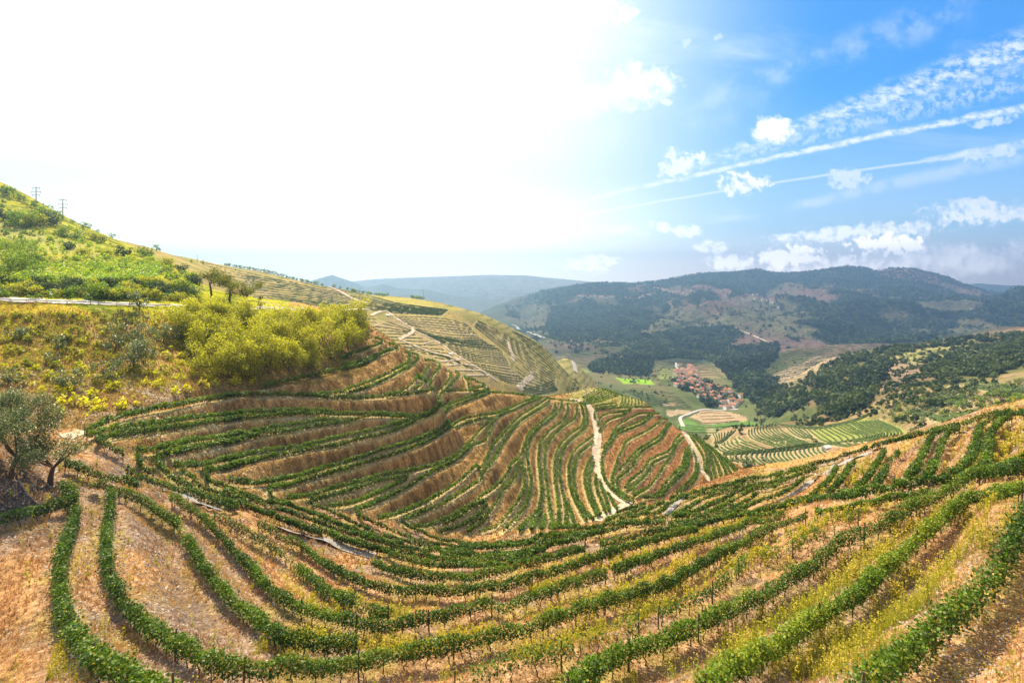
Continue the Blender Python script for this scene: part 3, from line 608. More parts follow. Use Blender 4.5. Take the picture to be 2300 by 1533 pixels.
M['olive'] = leafmat('olive_leaf', [(0, (.045, .065, .02)), (.5, (.14, .18, .065)), (1, (.36, .41, .18))], .3, .4, .4, (1.1, 1.15, .7))
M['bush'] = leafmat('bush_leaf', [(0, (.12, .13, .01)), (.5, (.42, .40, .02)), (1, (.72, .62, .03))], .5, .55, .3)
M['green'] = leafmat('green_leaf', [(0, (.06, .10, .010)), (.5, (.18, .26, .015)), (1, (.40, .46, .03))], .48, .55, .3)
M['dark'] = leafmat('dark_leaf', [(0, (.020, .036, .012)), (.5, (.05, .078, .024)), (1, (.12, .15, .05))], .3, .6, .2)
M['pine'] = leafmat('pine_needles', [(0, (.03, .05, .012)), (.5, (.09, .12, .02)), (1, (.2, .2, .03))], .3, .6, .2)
M['grass'] = leafmat('dry_grass', [(0, (.20, .11, .05)), (.35, (.54, .31, .15)), (.7, (.66, .46, .22)), (1, (.38, .34, .06))], .3, .8, .1, (1.1, 1.0, .8))
M['weed'] = leafmat('tall_weed', [(0, (.12, .15, .02)), (.4, (.36, .34, .04)), (.8, (.58, .46, .07)), (1, (.66, .46, .14))], .4, .7, .15)
M['bark'] = surf('bark', (.09, .065, .045), .95, .35, 6, .02)
M['post'] = surf('post_wood', (.10, .075, .055), .9, .3, 5)
M['stone'] = surf('schist', (.36, .29, .235), .85, .45, 4, .02)
M['path'] = surf('path_soil', (.50, .40, .29), .95, .22, .9, .05)
M['road'] = surf('road', (.42, .39, .36), .9, .15, .5)
M['conc'] = surf('concrete', (.30, .28, .26), .9, .3, 1.2, .03)
M['white'] = surf('white_render', (.78, .76, .72), .9, .08, .6)
M['cream'] = surf('cream_render', (.62, .55, .45), .9, .1, .6)
M['roof'] = surf('clay_tiles', (.38, .17, .10), .9, .3, .8)
M['steel'] = surf('galvanised', (.52, .53, .54), .45, .1, 3, 0, .6, .5)
M['wall'] = surf('stone_wall', (.22, .19, .15), .95, .4, 1.5, .05)
M['pole'] = surf('grey_pole', (.30, .27, .22), .8, .1, 2)
def landmat(name, scales, bump, streak=0):
    m = newmat(name); b = NB(m)
    at = b('ShaderNodeAttribute', attribute_name='Col'); geo = b('ShaderNodeNewGeometry'); f = None
    for sc_, amp in scales:
        ns = b('ShaderNodeTexNoise', {'Vector': geo.outputs['Position'], 'Scale': sc_, 'Detail': 6.0, 'Roughness': .68})
        mr = b('ShaderNodeMapRange', {0: ns.outputs['Fac'], 1: .3, 2: .7, 3: 1-amp, 4: 1+amp})
        f = mr.outputs[0] if f is None else b('ShaderNodeMath', {0: f, 1: mr.outputs[0]}, operation='MULTIPLY').outputs[0]
    if streak:  # downslope streaks: hatch of raking sunlight put into the soil colour
        mp = b('ShaderNodeMapping', {'Vector': geo.outputs['Position'], 'Scale': (1.9, 1.9, .16)}); n2_ = b('ShaderNodeTexNoise', {'Vector': mp.outputs[0], 'Scale': 1.0, 'Detail': 5.0, 'Roughness': .75})
        mr = b('ShaderNodeMapRange', {0: n2_.outputs['Fac'], 1: .35, 2: .65, 3: 1-streak, 4: 1+streak}); f = b('ShaderNodeMath', {0: f, 1: mr.outputs[0]}, operation='MULTIPLY').outputs[0]
    vm = b('ShaderNodeVectorMath', {0: at.outputs['Color'], 'Scale': f}, operation='SCALE')
    p = b('ShaderNodeBsdfPrincipled', {'Base Color': vm.outputs[0], 'Roughness': 1.0, 'Specular IOR Level': 0.0})
    bp = b('ShaderNodeBump', {'Height': ns.outputs['Fac'], 'Strength': 1.0, 'Distance': bump}); b.l.new(bp.outputs[0], p.inputs['Normal'])
    b('ShaderNodeOutputMaterial', {'Surface': p.outputs[0]}); return m
M['land_near'] = landmat('hillside_soil', [(.35, .16), (7.0, .38), (2.2, .34)], .5, .42)
M['land_mid'] = landmat('valley_soil', [(.05, .15), (.8, .28)], .8)
M['land_far'] = landmat('mountain_cover', [(.008, .3), (.022, .35), (.07, .5)], 12.0)

# ------------------------------------------------------------------ colours of soils, meadows, woods (where they lie on the land)
PX = CX+F*GU; PY = HY+F*(-Z/GY)
jt = fbm(GU*16, GS*9, 5, 201)-.5; jt2 = fbm(GU*16+9, GS*9+4, 5, 202)-.5
PX = PX+jt*46; PY = PY+jt2*26*(1-.6*sm(GY,400,900))
def inpoly(X, Y, poly):
    r_ = np.zeros(X.shape, bool); n_ = len(poly)
    for i in range(n_):
        x1, y1 = poly[i]; x2, y2 = poly[(i+1) % n_]
        if y1 == y2: continue
        r_ ^= ((y1 > Y) != (y2 > Y)) & (X < (x2-x1)*(Y-y1)/(y2-y1)+x1)
    return r_
C3 = np.zeros(Z.shape+(3,))
def paint(mask, col, amt=1.0):
    m_ = np.clip(mask*amt, 0, 1)[..., None]; C3[...] = C3*(1-m_)+np.array(col)*m_
n1 = fbm(GX/9, GY/9, 4, 40); n2 = fbm(GX/2.6, GY/2.6, 4, 50); n3 = fbm(GX/45, GY/45, 4, 60); n4 = fbm(GX/260, GY/260, 4, 70); n5 = fbm(GX/1.1, GY/1.1, 3, 80)
paint(np.ones(Z.shape), (.56, .31, .14))                         # warm schist soil
spur = sm(GY, 60, 90)*((PX < 1700)*1.0)
onsp = (inpoly(PX, PY, [(180,960),(450,880),(600,850),(820,740),(1000,830),(1200,870),(1330,850),(1460,880),(1700,1060),(1460,1130),(1350,1175),(1000,1215),(800,1150),(430,1110)]) & (GY > 60) & (GY < 262)) | ((GY > 120) & (GY < 300) & (GX > -60) & (PX < 1720) & (PX > 850))
paint(onsp*1.0, (.47, .285, .11)); paint(onsp*sm(n5*.5+n2*.5, .44, .60), (.19, .11, .045), .85); paint(onsp*sm(PX, 1300, 1420), (.36, .16, .075), .7)
paint((~onsp & (GY < 140))*sm(n1, .50, .66), (.30, .23, .18), .85)        # stony grey patches
paint((~onsp & (GY < 140))*sm(n3*.6+n2*.4, .50, .62), (.36, .26, .05), .6)  # dry yellow grass
paint((~onsp & (GY < 140))*sm(n5*.5+n1*.5, .55, .66)*(PX > 1500), (.33, .30, .06), .6)
bench = (1-sm(DM, .9, 1.5))*(GY < 300)
paint(bench*(1-onsp*1.0), (.44, .29, .18), .55); paint(bench*(1-onsp*1.0)*sm(n2, .45, .6), (.33, .27, .05), .5)
bench = (1-sm(DM, .6, 1.15))*(GY < 300); paint(bench*onsp, (.54, .43, .22), .9); paint(bench*onsp*sm(n1, .45, .65), (.36, .34, .08), .5)
paint((inpoly(PX, PY, [(1270,905),(1290,880),(1340,845),(1400,850),(1480,900),(1450,915),(1380,910)]) & (GY > 200) & (GY < 320))*1.0, (.34, .33, .09), .75)
# left bank, road shoulder and the slope above
lb = (GX < -20) & (PY < 965) & (GY > 66) & (GY < 150) & (PX < 840) & ~inpoly(PX, PY, [(180,975),(450,885),(600,872),(800,845),(880,760),(1000,840),(1000,1000),(400,1100)])
paint(lb*1.0, (.44, .35, .04)); paint(lb*sm(n2, .42, .6), (.17, .17, .02), .8); paint(lb*sm(n1, .55, .7), (.50, .34, .12), .9)
paint(lb*sm(PY, 840, 900), (.30, .19, .09), .85); paint(lb*sm(PY, 820, 880)*sm(n2, .5, .6), (.42, .34, .24), .7)
paint((lb & (PX > 420) & (PY > 780))*1.0, (.20, .13, .05), .8)
paint(((GX < -20) & (PY < 705) & (PY > 686) & (GY < 150) & (PX < 480))*1.0, (.58, .44, .05), .9)
ul = (GX < -25) & (GY > 104) & (Z > -7) & (GY < 420) & (PX < 640)
paint(ul*1.0, (.46, .44, .03)); paint(ul*sm(n1, .42, .6), (.16, .20, .02), .85); paint(ul*sm(n2, .55, .7), (.48, .42, .14), .7)  # yellow-green pushed up: sun glow over the slope painted into the grass
paint((ul & inpoly(PX, PY, [(0,500),(230,560),(240,575),(0,555)]))*1.0, (.42, .40, .13), .7)
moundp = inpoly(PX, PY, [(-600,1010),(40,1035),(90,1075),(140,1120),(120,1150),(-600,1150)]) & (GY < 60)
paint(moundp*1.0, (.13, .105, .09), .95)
# terraced hill to the left
hl = (GY > 235) & (GY < 900) & (PX < 1330) & ~((PX < 450) & (GY < 300))
paint(hl*1.0, (.46, .35, .12)); paint(hl*sm(n3, .45, .65), (.33, .24, .14), .8); paint(hl*sm(fbm(GX/18, GY/18, 3, 91), .5, .7), (.26, .26, .07), .7)  # golden base carries hazy sun glow in the hill's colour
paint(hl*(1-sm(np.abs((Z/3.2) % 1-.5), .10, .20)), (.20, .19, .06), .35)
paint(hl*inpoly(PX, PY, [(820,715),(1000,740),(1060,800),(1150,880),(980,830),(880,760)]), (.44, .32, .17), .5)
paint(hl*sm(PX, 1120, 1250), (.30, .30, .12), .6)
paint(hl*inpoly(PX, PY, [(740,640),(950,672),(1060,690),(1000,700),(860,680)]), (.40, .38, .09), .5)
paint(hl*(DM < 2.2), (.46, .37, .20), .45)
sd_ = (GY > 540) & (GY < 1150) & (PX < 1335) & (PX > 1180) & (Z > -190); paint(sd_*1.0, (.36, .30, .12)); paint(sd_*(np.abs((Z/5.0) % 1-.5) < .16), (.15, .17, .05), .7)
# bowls and slope to the right
hr = (GY > 235) & (PX >= 1500) & (GY < 620)
paint(hr*1.0, (.36, .23, .135)); paint(hr*sm(n3, .42, .6), (.24, .20, .08), .8); paint(hr*sm(n1, .45, .62), (.13, .14, .04), .6)
paint(hr*(DM < 2.6), (.50, .43, .24), .5)
paint(hr*inpoly(PX, PY, px_('D', [(1090,285),(1600,190),(1900,210),(2080,330),(1980,410),(1500,400),(1240,420)])), (.26, .31, .06), .75)
paint(hr*inpoly(PX, PY, px_('D', [(350,590),(500,640),(900,700),(800,760),(560,760),(300,640)])), (.32, .19, .15), .85)
hr2 = (GY >= 480) & (PX > 1690) & (GY < 1300)
paint(hr2*1.0, (.19, .14, .075)); paint(hr2*sm(n3, .45, .6), (.12, .13, .045), .8)
paint(hr2*inpoly(PX, PY, px_('m', [(3000,-1)]) if 0 else [(1990,805),(2050,780),(2205,770),(2190,790),(2080,815),(2010,830)]), (.36, .33, .12), .9)
paint(hr2*inpoly(PX, PY, [(1970,875),(2010,805),(2080,815),(2070,850),(1990,880)]), (.30, .20, .15), .8)
# valley floor
vl = (Z < -150) & (GY > 560)
paint(vl*1.0, (.135, .15, .06)); paint(vl*sm(fbm(GX/70, GY/130, 3, 77), .45, .55), (.20, .165, .08), .75); paint(vl*sm(fbm(GX/40+7, GY/60, 3, 78), .55, .62), (.07, .10, .03), .7)
paint(vl*(np.abs(((GX*.3+GY)/16) % 1-.5) < .10), (.10, .14, .04), .5)
for poly, col in [([(1390,845),(1455,850),(1463,862),(1400,860)], (.26, .46, .03)), ([(1543,937),(1577,919),(1620,921),(1676,943),(1600,951)], (.50, .33, .21)),
                  ([(1504,920),(1555,921),(1522,936)], (.50, .35, .23)), ([(1485,905),(1520,905),(1520,912),(1495,912)], (.48, .32, .22)),
                  ([(1535,940),(1590,953),(1680,945),(1720,955),(1560,970),(1530,960)], (.13, .24, .05)), ([(1290,775),(1410,770),(1420,800),(1300,805)], (.24, .17, .12)),
                  ([(1660,870),(1900,775),(1925,785),(1890,810),(1830,840),(1700,900)], (.44, .31, .20)), ([(1530,800),(1600,810),(1640,850),(1560,845)], (.28, .22, .11)),
                  ([(1460,815),(1520,810),(1545,840),(1480,850)], (.24, .26, .08)), ([(1610,745),(1700,740),(1820,760),(1760,790),(1660,780)], (.33, .22, .19)),
                  ([(1230,800),(1330,830),(1310,850),(1240,830)], (.22, .27, .08)), ([(1590,955),(1660,965),(1600,985)], (.45, .38, .2))]:
    m_ = inpoly(PX, PY, poly) & (GY > 560); paint(m_*1.0, col, .95)
    if col[0] > .4: paint((m_ & (np.abs((GX/6.5) % 1-.5) < .2))*1.0, (col[0]*.6, col[1]*.75, col[2]*.6), .8)
tq = inpoly(PX, PY, [(1660,870),(1900,775),(1925,785),(1890,810),(1830,840),(1700,900)]) & (GY > 900)
paint((tq & (np.abs(((Z+n3*4)/4.2) % 1-.5) < .16))*1.0, (.16, .13, .08), .8)
paint(((GY > 540) & (GY < 1150) & (PX < 1335) & (Z > -185) & (GX < 160))*1.0, (.36, .30, .12), .9); paint(((GY > 540) & (GY < 1150) & (PX < 1335) & (Z > -185) & (GX < 160) & (np.abs((Z/5.0) % 1-.5) < .16))*1.0, (.15, .17, .05), .7)
# mountains
mt = sm(GY, 1300, 1700)
paint(mt*1.0, (.19, .125, .10)); paint(mt*sm(n4, .42, .58), (.11, .13, .06), .8)
paint(mt*(np.abs((Z/11.0+n4*2) % 1-.5) < .17), (.19, .13, .10), .5)
wfine = fbm(GX/60, GY/90, 3, 140)
woodm = mt*sm(.25*(wfine-.5)+.75*fbm(GX/300, GY/420, 5, 101)+.25*sm(Z, -150, 150), .42, .48)
woodm = np.maximum(woodm, mt*inpoly(PX, PY, px_('m', [(320,640),(330,420),(700,350),(1000,420),(1250,450),(1200,560),(1000,720),(400,700)])))
woodm = np.maximum(woodm, (GY > 900)*inpoly(PX, PY, px_('m', [(1000,730),(1100,650),(1400,640),(1500,600),(1900,580),(1950,640),(1750,800),(1400,850),(1050,850)])))
woodm = np.where(inpoly(PX, PY, px_('m', [(1150,640),(1500,440),(2000,320),(2290,330),(2290,560),(1700,600),(1250,700)])) & (mt > 0), woodm*.3, woodm)
paint(woodm, (.035, .055, .03), .92)
paint(mt*inpoly(PX, PY, [(1970,604),(2050,602),(2120,622),(2090,640),(1990,622)]), (.24, .13, .09), .85)
paint(mt*sm(GX/GY, -.12, .1)*0+mt*(PX < 1230)*.6, (.11, .14, .06), .8)
C3 *= (.80+.20*n2)[..., None]
# land meshes
I = np.arange(len(US)*len(SG)).reshape(len(SG), len(US))
ja = int(np.searchsorted(SG, math.log(300))); jb = int(np.searchsorted(SG, math.log(1400)))
def land(name, j0, j1, mat):
    sub = slice(j0, j1+1); H, Wd = j1-j0+1, len(US); ii = np.arange(H*Wd).reshape(H, Wd)
    qd = np.stack([ii[:-1, :-1], ii[:-1, 1:], ii[1:, 1:], ii[1:, :-1]], -1).reshape(-1, 4)
    me = mesh_np(name, np.stack([GX[sub], GY[sub], Z[sub]], -1).reshape(-1, 3), qd, M[mat], smooth=True, col=C3[sub].reshape(-1, 3))
    return tag(obj(name, me), kind='structure')
land('hillside', 0, ja, 'land_near'); land('valley', ja, jb, 'land_mid'); land('mountains', jb, len(SG)-1, 'land_far')
# the low plain that closes the horizon and the hazy ranges far away
V = [(-60000,3000,-260),(60000,3000,-260),(60000,60000,-260),(-60000,60000,-260)]
tag(obj('ground', pyd('ground', V, [(0,1,2,3)], surf('plain', (.12,.13,.08), 1, .2, .01))), kind='structure')
m = M['land_far']
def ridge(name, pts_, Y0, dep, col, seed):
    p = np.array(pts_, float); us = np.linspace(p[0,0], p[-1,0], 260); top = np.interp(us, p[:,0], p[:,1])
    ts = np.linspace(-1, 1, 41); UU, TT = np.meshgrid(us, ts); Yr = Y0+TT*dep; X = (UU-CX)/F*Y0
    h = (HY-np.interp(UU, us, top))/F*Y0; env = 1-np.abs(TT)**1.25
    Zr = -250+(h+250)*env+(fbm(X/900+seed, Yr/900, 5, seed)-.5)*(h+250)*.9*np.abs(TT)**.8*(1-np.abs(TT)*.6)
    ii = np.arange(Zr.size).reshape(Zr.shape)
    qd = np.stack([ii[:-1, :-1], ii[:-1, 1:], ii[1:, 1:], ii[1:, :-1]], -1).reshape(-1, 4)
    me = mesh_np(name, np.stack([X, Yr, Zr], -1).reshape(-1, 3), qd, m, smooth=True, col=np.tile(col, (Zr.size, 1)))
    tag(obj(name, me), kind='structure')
ridge('hills', [(520,668),(640,648),(700,630),(745,617),(790,632),(820,645),(860,638),(900,648),(960,650),(1010,663),(1080,672),(1130,668),(1200,660),(1290,650)], 5900, 900, (.22,.23,.17), 5)  # haze painted in: surface colour lightened
ridge('hills', [(420,640),(560,648),(700,640),(850,626),(950,622),(1100,617),(1180,618),(1260,626),(1400,640),(1500,655)], 7900, 900, (.42,.40,.34), 9)  # palest range, its distance haze mixed into the colour
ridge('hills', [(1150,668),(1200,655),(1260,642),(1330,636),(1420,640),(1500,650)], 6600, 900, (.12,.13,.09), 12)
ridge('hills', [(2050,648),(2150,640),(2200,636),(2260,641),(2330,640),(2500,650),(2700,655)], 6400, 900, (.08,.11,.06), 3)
print('painted', round(time.time()-T0, 1))
# ------------------------------------------------------------------ roads, paths and gutters laid on the land
def ribbon(name, reg, pl, width, mat, ymax, ymin=11, lift=.05, label=None, cat=None, shift=0):
    s = lay(px_(reg, pl), ymax, 0.0, ymin, 4.0, 1.35)
    if s is None: print('no ribbon', name, pl[0]); return
    y = s[:, 1].mean(); d = np.gradient(s[:, :2], axis=0); d /= np.hypot(*d.T)[:, None]+1e-9; nrm = np.c_[-d[:, 1], d[:, 0]]
    V = []; K_ = 7; zc = s[:, 2].copy()
    for _ in range(25): zc[1:-1] = .25*zc[:-2]+.5*zc[1:-1]+.25*zc[2:]
    for k in np.linspace(-.5, .5, K_):
        w_ = width*(1+.15*(fbm(s[:, 0]/5, s[:, 1]/5, 2, 3)-.5)); q_ = s[:, :2]+nrm*(k*w_+shift)[:, None] if np.ndim(w_) else s[:, :2]
        V.append(np.c_[q_, (np.maximum(zc, zat(s[:, 0], s[:, 1])) if mat == 'conc' else zat(q_[:, 0], q_[:, 1]))+lift+y*.0004-(.12*lift if abs(k) == .5 else 0)])
    V = np.stack(V, 1); ii = np.arange(V.shape[0]*K_).reshape(-1, K_)
    qd = np.stack([ii[:-1, :-1], ii[1:, :-1], ii[1:, 1:], ii[:-1, 1:]], -1).reshape(-1, 4)
    return tag(obj(name, mesh_np(name, V.reshape(-1, 3), qd, M[mat], smooth=True)), label, cat, None, 'structure')
ribbon('dirt_road', 'n', [(1215,212),(1258,270),(1298,400),(1312,500),(1300,650),(1322,800),(1400,930),(1520,1050),(1610,1080)], 2.9, 'path', 262, 115, .12)
ribbon('dirt_road', 'n', [(1610,1085),(1540,1100),(1440,1130),(1380,1180),(1330,1230)], 3.6, 'path', 150, 100, .1)
ribbon('dirt_road', 'n', [(2050,450),(2100,540),(2160,650),(2190,760),(2280,890)], 2.8, 'path', 262, 140, .12)
ribbon('dirt_road', 'n', [(1090,195),(1160,190),(1215,212)], 3, 'path', 262, 150, .12)
ribbon('gutter', 'r', [(720,800),(900,690),(1050,600),(1200,520),(1390,450)], .8, 'conc', 130, 40, .08)
ribbon('gutter', 'B', [(730,890),(830,780),(940,670),(1050,590),(1130,565)], 1.0, 'conc', 120, 60, .08)
ribbon('path', 'e', [(1240,1270),(1340,1320),(1460,1360),(1600,1410),(1800,1480),(1900,1510)], 1.3, 'conc', 110, 40, .06)
ribbon('path', 's', [(430,1265),(700,1350),(950,1430),(1150,1490),(1310,1530)], 1.4, 'conc', 110, 40, .06)
ribbon('path', 'e', [(560,900),(650,870),(730,835)], 2.0, 'path', 100, 50, .06)
ribbon('road', 'x', [(-60,682),(100,684),(300,689),(420,692),(560,697),(700,699)], 2.6, 'road', 190, 96, .1, shift=2.0)
ribbon('road', 'm', [(1475,1450),(1450,1395),(1445,1370),(1540,1335),(1640,1302),(1800,1308),(1950,1300)], 6.0, 'road', 1100, 600, .5)
ribbon('road', 'm', [(548,980),(545,940),(528,900),(525,880)], 6, 'road', 1500, 300, .5)
ribbon('road', 'm', [(0,572),(45,590),(60,602),(20,640),(0,645)], 14, 'road', 4000, 300, 2)
ribbon('river', 'm', [(40,600),(100,625),(170,648),(250,678),(290,690)], 16, 'road', 4000, 900, 2)
ribbon('road', 'm', [(1412,900),(1408,940),(1470,985),(1500,1010),(1530,1050)], 6, 'road', 1800, 700, .6)
ribbon('road', 'm', [(1920,590),(1960,625),(2040,650),(2200,725),(2290,785)], 9, 'path', 3000, 900, 1.2)
ribbon('road', 'm', [(2080,1000),(2085,1040),(2110,1095)], 5, 'path', 2000, 700, .7)
ribbon('dirt_road', 't', [(930,490),(990,462),(1060,462),(1100,500),(1200,560),(1250,600),(1140,665)], 3, 'path', 600, 270, .3)
ribbon('dirt_road', 't', [(1250,600),(1340,640),(1450,700),(1530,760),(1600,805),(1740,890),(1860,970)], 2.2, 'path', 700, 270, .3)
ribbon('dirt_road', 't', [(1140,665),(1300,730),(1450,780),(1600,815)], 2.5, 'path', 700, 270, .3)
ribbon('dirt_road', 't', [(1920,660),(1945,700),(1980,790),(1975,820)], 4, 'path', 900, 270, .3)
ribbon('dirt_road', 't', [(2100,890),(2125,930),(2080,970),(2015,1025)], 4, 'path', 900, 270, .3)
ribbon('dirt_road', 't', [(620,275),(700,310),(790,360),(900,400)], 3, 'path', 700, 270, .3)
for k, pl in enumerate([[(880,580),(930,570),(980,560)], [(905,610),(1000,600)], [(1440,830),(1590,815)], [(1480,860),(1600,850),(1700,860)], [(1560,890),(1740,895)], [(1640,930),(1800,930)], [(1320,700),(1400,680),(1440,700)], [(1130,710),(1230,720)], [(1400,770),(1520,790)]]):
    ribbon('dirt_road', 't', pl, 1.2, 'path', 700, 270, .3)
print('roads', round(time.time()-T0, 1))
# ------------------------------------------------------------------ leaves and vine rows
def leaf_quads(P3, size, up=.35, elong=1.15, r=rng, flat=0.0):
    """one small folded leaf per point: kite of four corners, random set, leaning upwards"""
    n_ = len(P3); nr = r.normal(size=(n_, 3)); nr[:, 2] = np.abs(nr[:, 2])+up; nr /= np.linalg.norm(nr, axis=1)[:, None]
    a = r.normal(size=(n_, 3)); t1 = np.cross(nr, a); t1 /= np.linalg.norm(t1, axis=1)[:, None]+1e-9; t2 = np.cross(nr, t1)
    s = (np.asarray(size)*(.65+.7*r.random(n_)))[:, None]*.5
    V = np.stack([P3-t1*s*elong, P3-t2*s*.95+t1*s*.2+nr*s*.15, P3+t1*s*elong, P3+t2*s*.95+t1*s*.2+nr*s*.15], 1)
    return V.reshape(-1, 3)
def leaf_mesh(name, P3, size, tint, mat, **k):
    V = leaf_quads(P3, size, **k); return mesh_np(name, V, np.arange(len(V)).reshape(-1, 4), mat, np.repeat(tint, 4))
def along(s, t):
    d = np.r_[0, np.cumsum(np.hypot(*np.diff(s[:, :2], axis=0).T))]
    x = np.interp(t, d, s[:, 0]); y = np.interp(t, d, s[:, 1]); z = np.interp(t, d, s[:, 2])
    tx = np.gradient(s[:, 0]); ty = np.gradient(s[:, 1]); l = np.hypot(tx, ty)+1e-9
    return x, y, z, np.interp(t, d, -ty/l), np.interp(t, d, tx/l), d[-1]
postm = {}
for i in range(3):
    h = 1.5+.08*i; le = .05*(i-1)
    v, f = tube([(0,0,-.3), (le*.4,0,h*.5), (le,le*.5,h)], [.05,.045,.04], 6); postm[i] = pyd('post', v, f, M['post'])
trunkm = {}
for i in range(4):
    r_ = random.Random(i); p = [(0,0,-.1)]
    for k in range(1, 5): p.append((r_.uniform(-.09,.09)+.04*k*(i % 2), r_.uniform(-.06,.06), k*.2))
    v, f = tube(p, [.045,.035,.028,.03,.022], 5)
    v2, f2 = tube([p[-1], (p[-1][0]+.22, p[-1][1]+.03, .95)], [.02,.012], 4); v3, f3 = tube([p[-1], (p[-1][0]-.2, p[-1][1]-.03, .97)], [.02,.012], 4)
    v, f = join((v, f), (v2, f2), (v3, f3)); trunkm[i] = pyd('trunk', v, f, M['bark'])
LEAVES = 0; VR = []
def vine_row(g, s, k, px, py):
    global LEAVES
    y = s[:, 1].mean(); L_ = np.hypot(*np.diff(s[:, :2], axis=0).T).sum(); seed = int(px*7+py*13)
    thin = k.get('thin', 1.0); lush = k.get('lush', 1.0); br = k.get('bright', 0)
    if g in ('near', 'flat', 'edge'):
        size = np.clip(y*.0028, .105, .23); per = 6.6/(size**2)*thin; hh = (.55, 1.42 if g == 'near' else 1.25); wd = (.165 if g == 'near' else .13)*lush; mat = M['vine']
    elif g in ('spur', 'nose', 'crown'):
        size = np.clip(y*.0024, .22, .46); per = (6.0 if g != 'crown' else 2.2)/(size**2); hh = (.45, 1.3) if g != 'crown' else (.25, .75); wd = .2 if g != 'crown' else .1; mat = M['vine_spur']
    elif g == 'shelf': size = .36; per = 26; hh = (.3, 1.7); wd = .7; mat = M['vine_bright']
    else: size = .65 if g == 'bowl' else .8; per = 5.5 if g == 'bowl' else 3.2; hh = (.3, 1.2); wd = .3; mat = M['vine_far']
    if br and g != 'shelf' and g in ('near',): mat = M['vine']
    if g in ('bowl', 'hillside', 'terrace', 'valley'):
        n_ = max(4, int(L_/(1.6 if g != 'valley' else 4))); t = np.linspace(0, L_, n_); x, yy, z, nx, ny, _ = along(s, t); rad = {'hillside': .3, 'valley': y*.00085}.get(g, .5)
        an = np.linspace(0, math.pi, 6); V = []
        for a_ in an:
            w_ = rad*(.7+.6*rng.random(n_)); hgt = {'hillside': .6, 'valley': y*.0009}.get(g, 1.1)*(.7+.6*rng.random(n_))*(vnoise(t/3, t*0+seed, 3) > .12)
            V.append(np.c_[x+nx*np.cos(a_)*w_, yy+ny*np.cos(a_)*w_, z+math.sin(a_)*hgt+.02])
        V = np.stack(V, 1); ii = np.arange(n_*6).reshape(n_, 6)
        qd = np.stack([ii[:-1, :-1], ii[1:, :-1], ii[1:, 1:], ii[:-1, 1:]], -1).reshape(-1, 4)
        return obj('vine_row', mesh_np('vine_row', V.reshape(-1, 3), qd, M['vine_far'], np.clip(rng.random(n_*6)*.8+br*.4, 0, 1)))
    n_ = int(L_*per); t = rng.random(n_)*L_
    x, yy, z, nx, ny, L2 = along(s, t)
    # every stock is its own clump: dense at the head, ragged top, missing vines here and there
    ph = vnoise(t/1.15, t*0+seed, 5); gap = vnoise(t/2.3, t*0+seed+9, 6); vig = vnoise(t/14, t*0+seed, 4)
    keep = rng.random(n_) < np.clip(.6+.6*ph, 0, 1)*np.where(gap < (.035 if thin >= .9 else .28), .15, 1)*(.72+.4*vig)
    t, x, yy, z, nx, ny, ph = (q[keep] for q in (t, x, yy, z, nx, ny, ph)); n_ = len(t)
    q = rng.random(n_); top = hh[1]+(ph-.5)*.5+(lush-1)*.5; h = hh[0]+(top-hh[0])*q**.85-.25*(rng.random(n_) < .12)*rng.random(n_)
    side = rng.normal(size=n_)*wd*(.75+.6*np.sin(np.clip(q, 0, 1)*3.1))
    P3 = np.c_[x+nx*side, yy+ny*side, z+h]
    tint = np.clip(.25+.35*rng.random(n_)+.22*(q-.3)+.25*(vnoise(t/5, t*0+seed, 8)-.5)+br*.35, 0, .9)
    tint[rng.random(n_) < (.035 if g in ('near', 'flat', 'edge') else .02)] = .96
    VR.append((g, px, py, L_))
    near_ = g in ('near', 'flat', 'edge')
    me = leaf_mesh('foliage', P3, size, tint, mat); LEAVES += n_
    if near_ or g in ('spur', 'nose'):
        root = bpy.data.objects.new('vine_row', None); COLL.objects.link(root); m_ = s[len(s)//2]; root.location = (m_[0], m_[1], m_[2])
        fo = obj('foliage', me, root, tuple(-m_))
        step = 5.6 if near_ else 7.5; n_p = min(98, int(L_/step)+1)
        tp = np.linspace(.15, L_-.15, max(n_p, 2)); X, Y_, Z_, NX, NY, _ = along(s, tp)
        for i in range(len(tp)):
            if not near_ and y > 190 and i % 2: continue
            o = obj('post', postm[i % 3], root); o.location = (X[i]-m_[0], Y_[i]-m_[1], Z_[i]-m_[2]); o.rotation_euler = (0, 0, random.uniform(0, 6))
        if near_ and y < 72:
            n_t = min(98, int(L_/1.25)); tt = (np.arange(n_t)+.5)*L_/max(n_t, 1); X, Y_, Z_, NX, NY, _ = along(s, tt)
            for i in range(n_t):
                if Y_[i] > 85: continue
                o = obj('trunk', trunkm[i % 4], root); o.location = (X[i]-m_[0], Y_[i]-m_[1], Z_[i]-m_[2])
                o.rotation_euler = (0, 0, math.atan2(-NX[i], NY[i])+random.choice((0, math.pi))+random.uniform(-.4, .4)); o.scale = (1, 1, random.uniform(.85, 1.1))
        return root
    return obj('vine_row', me)
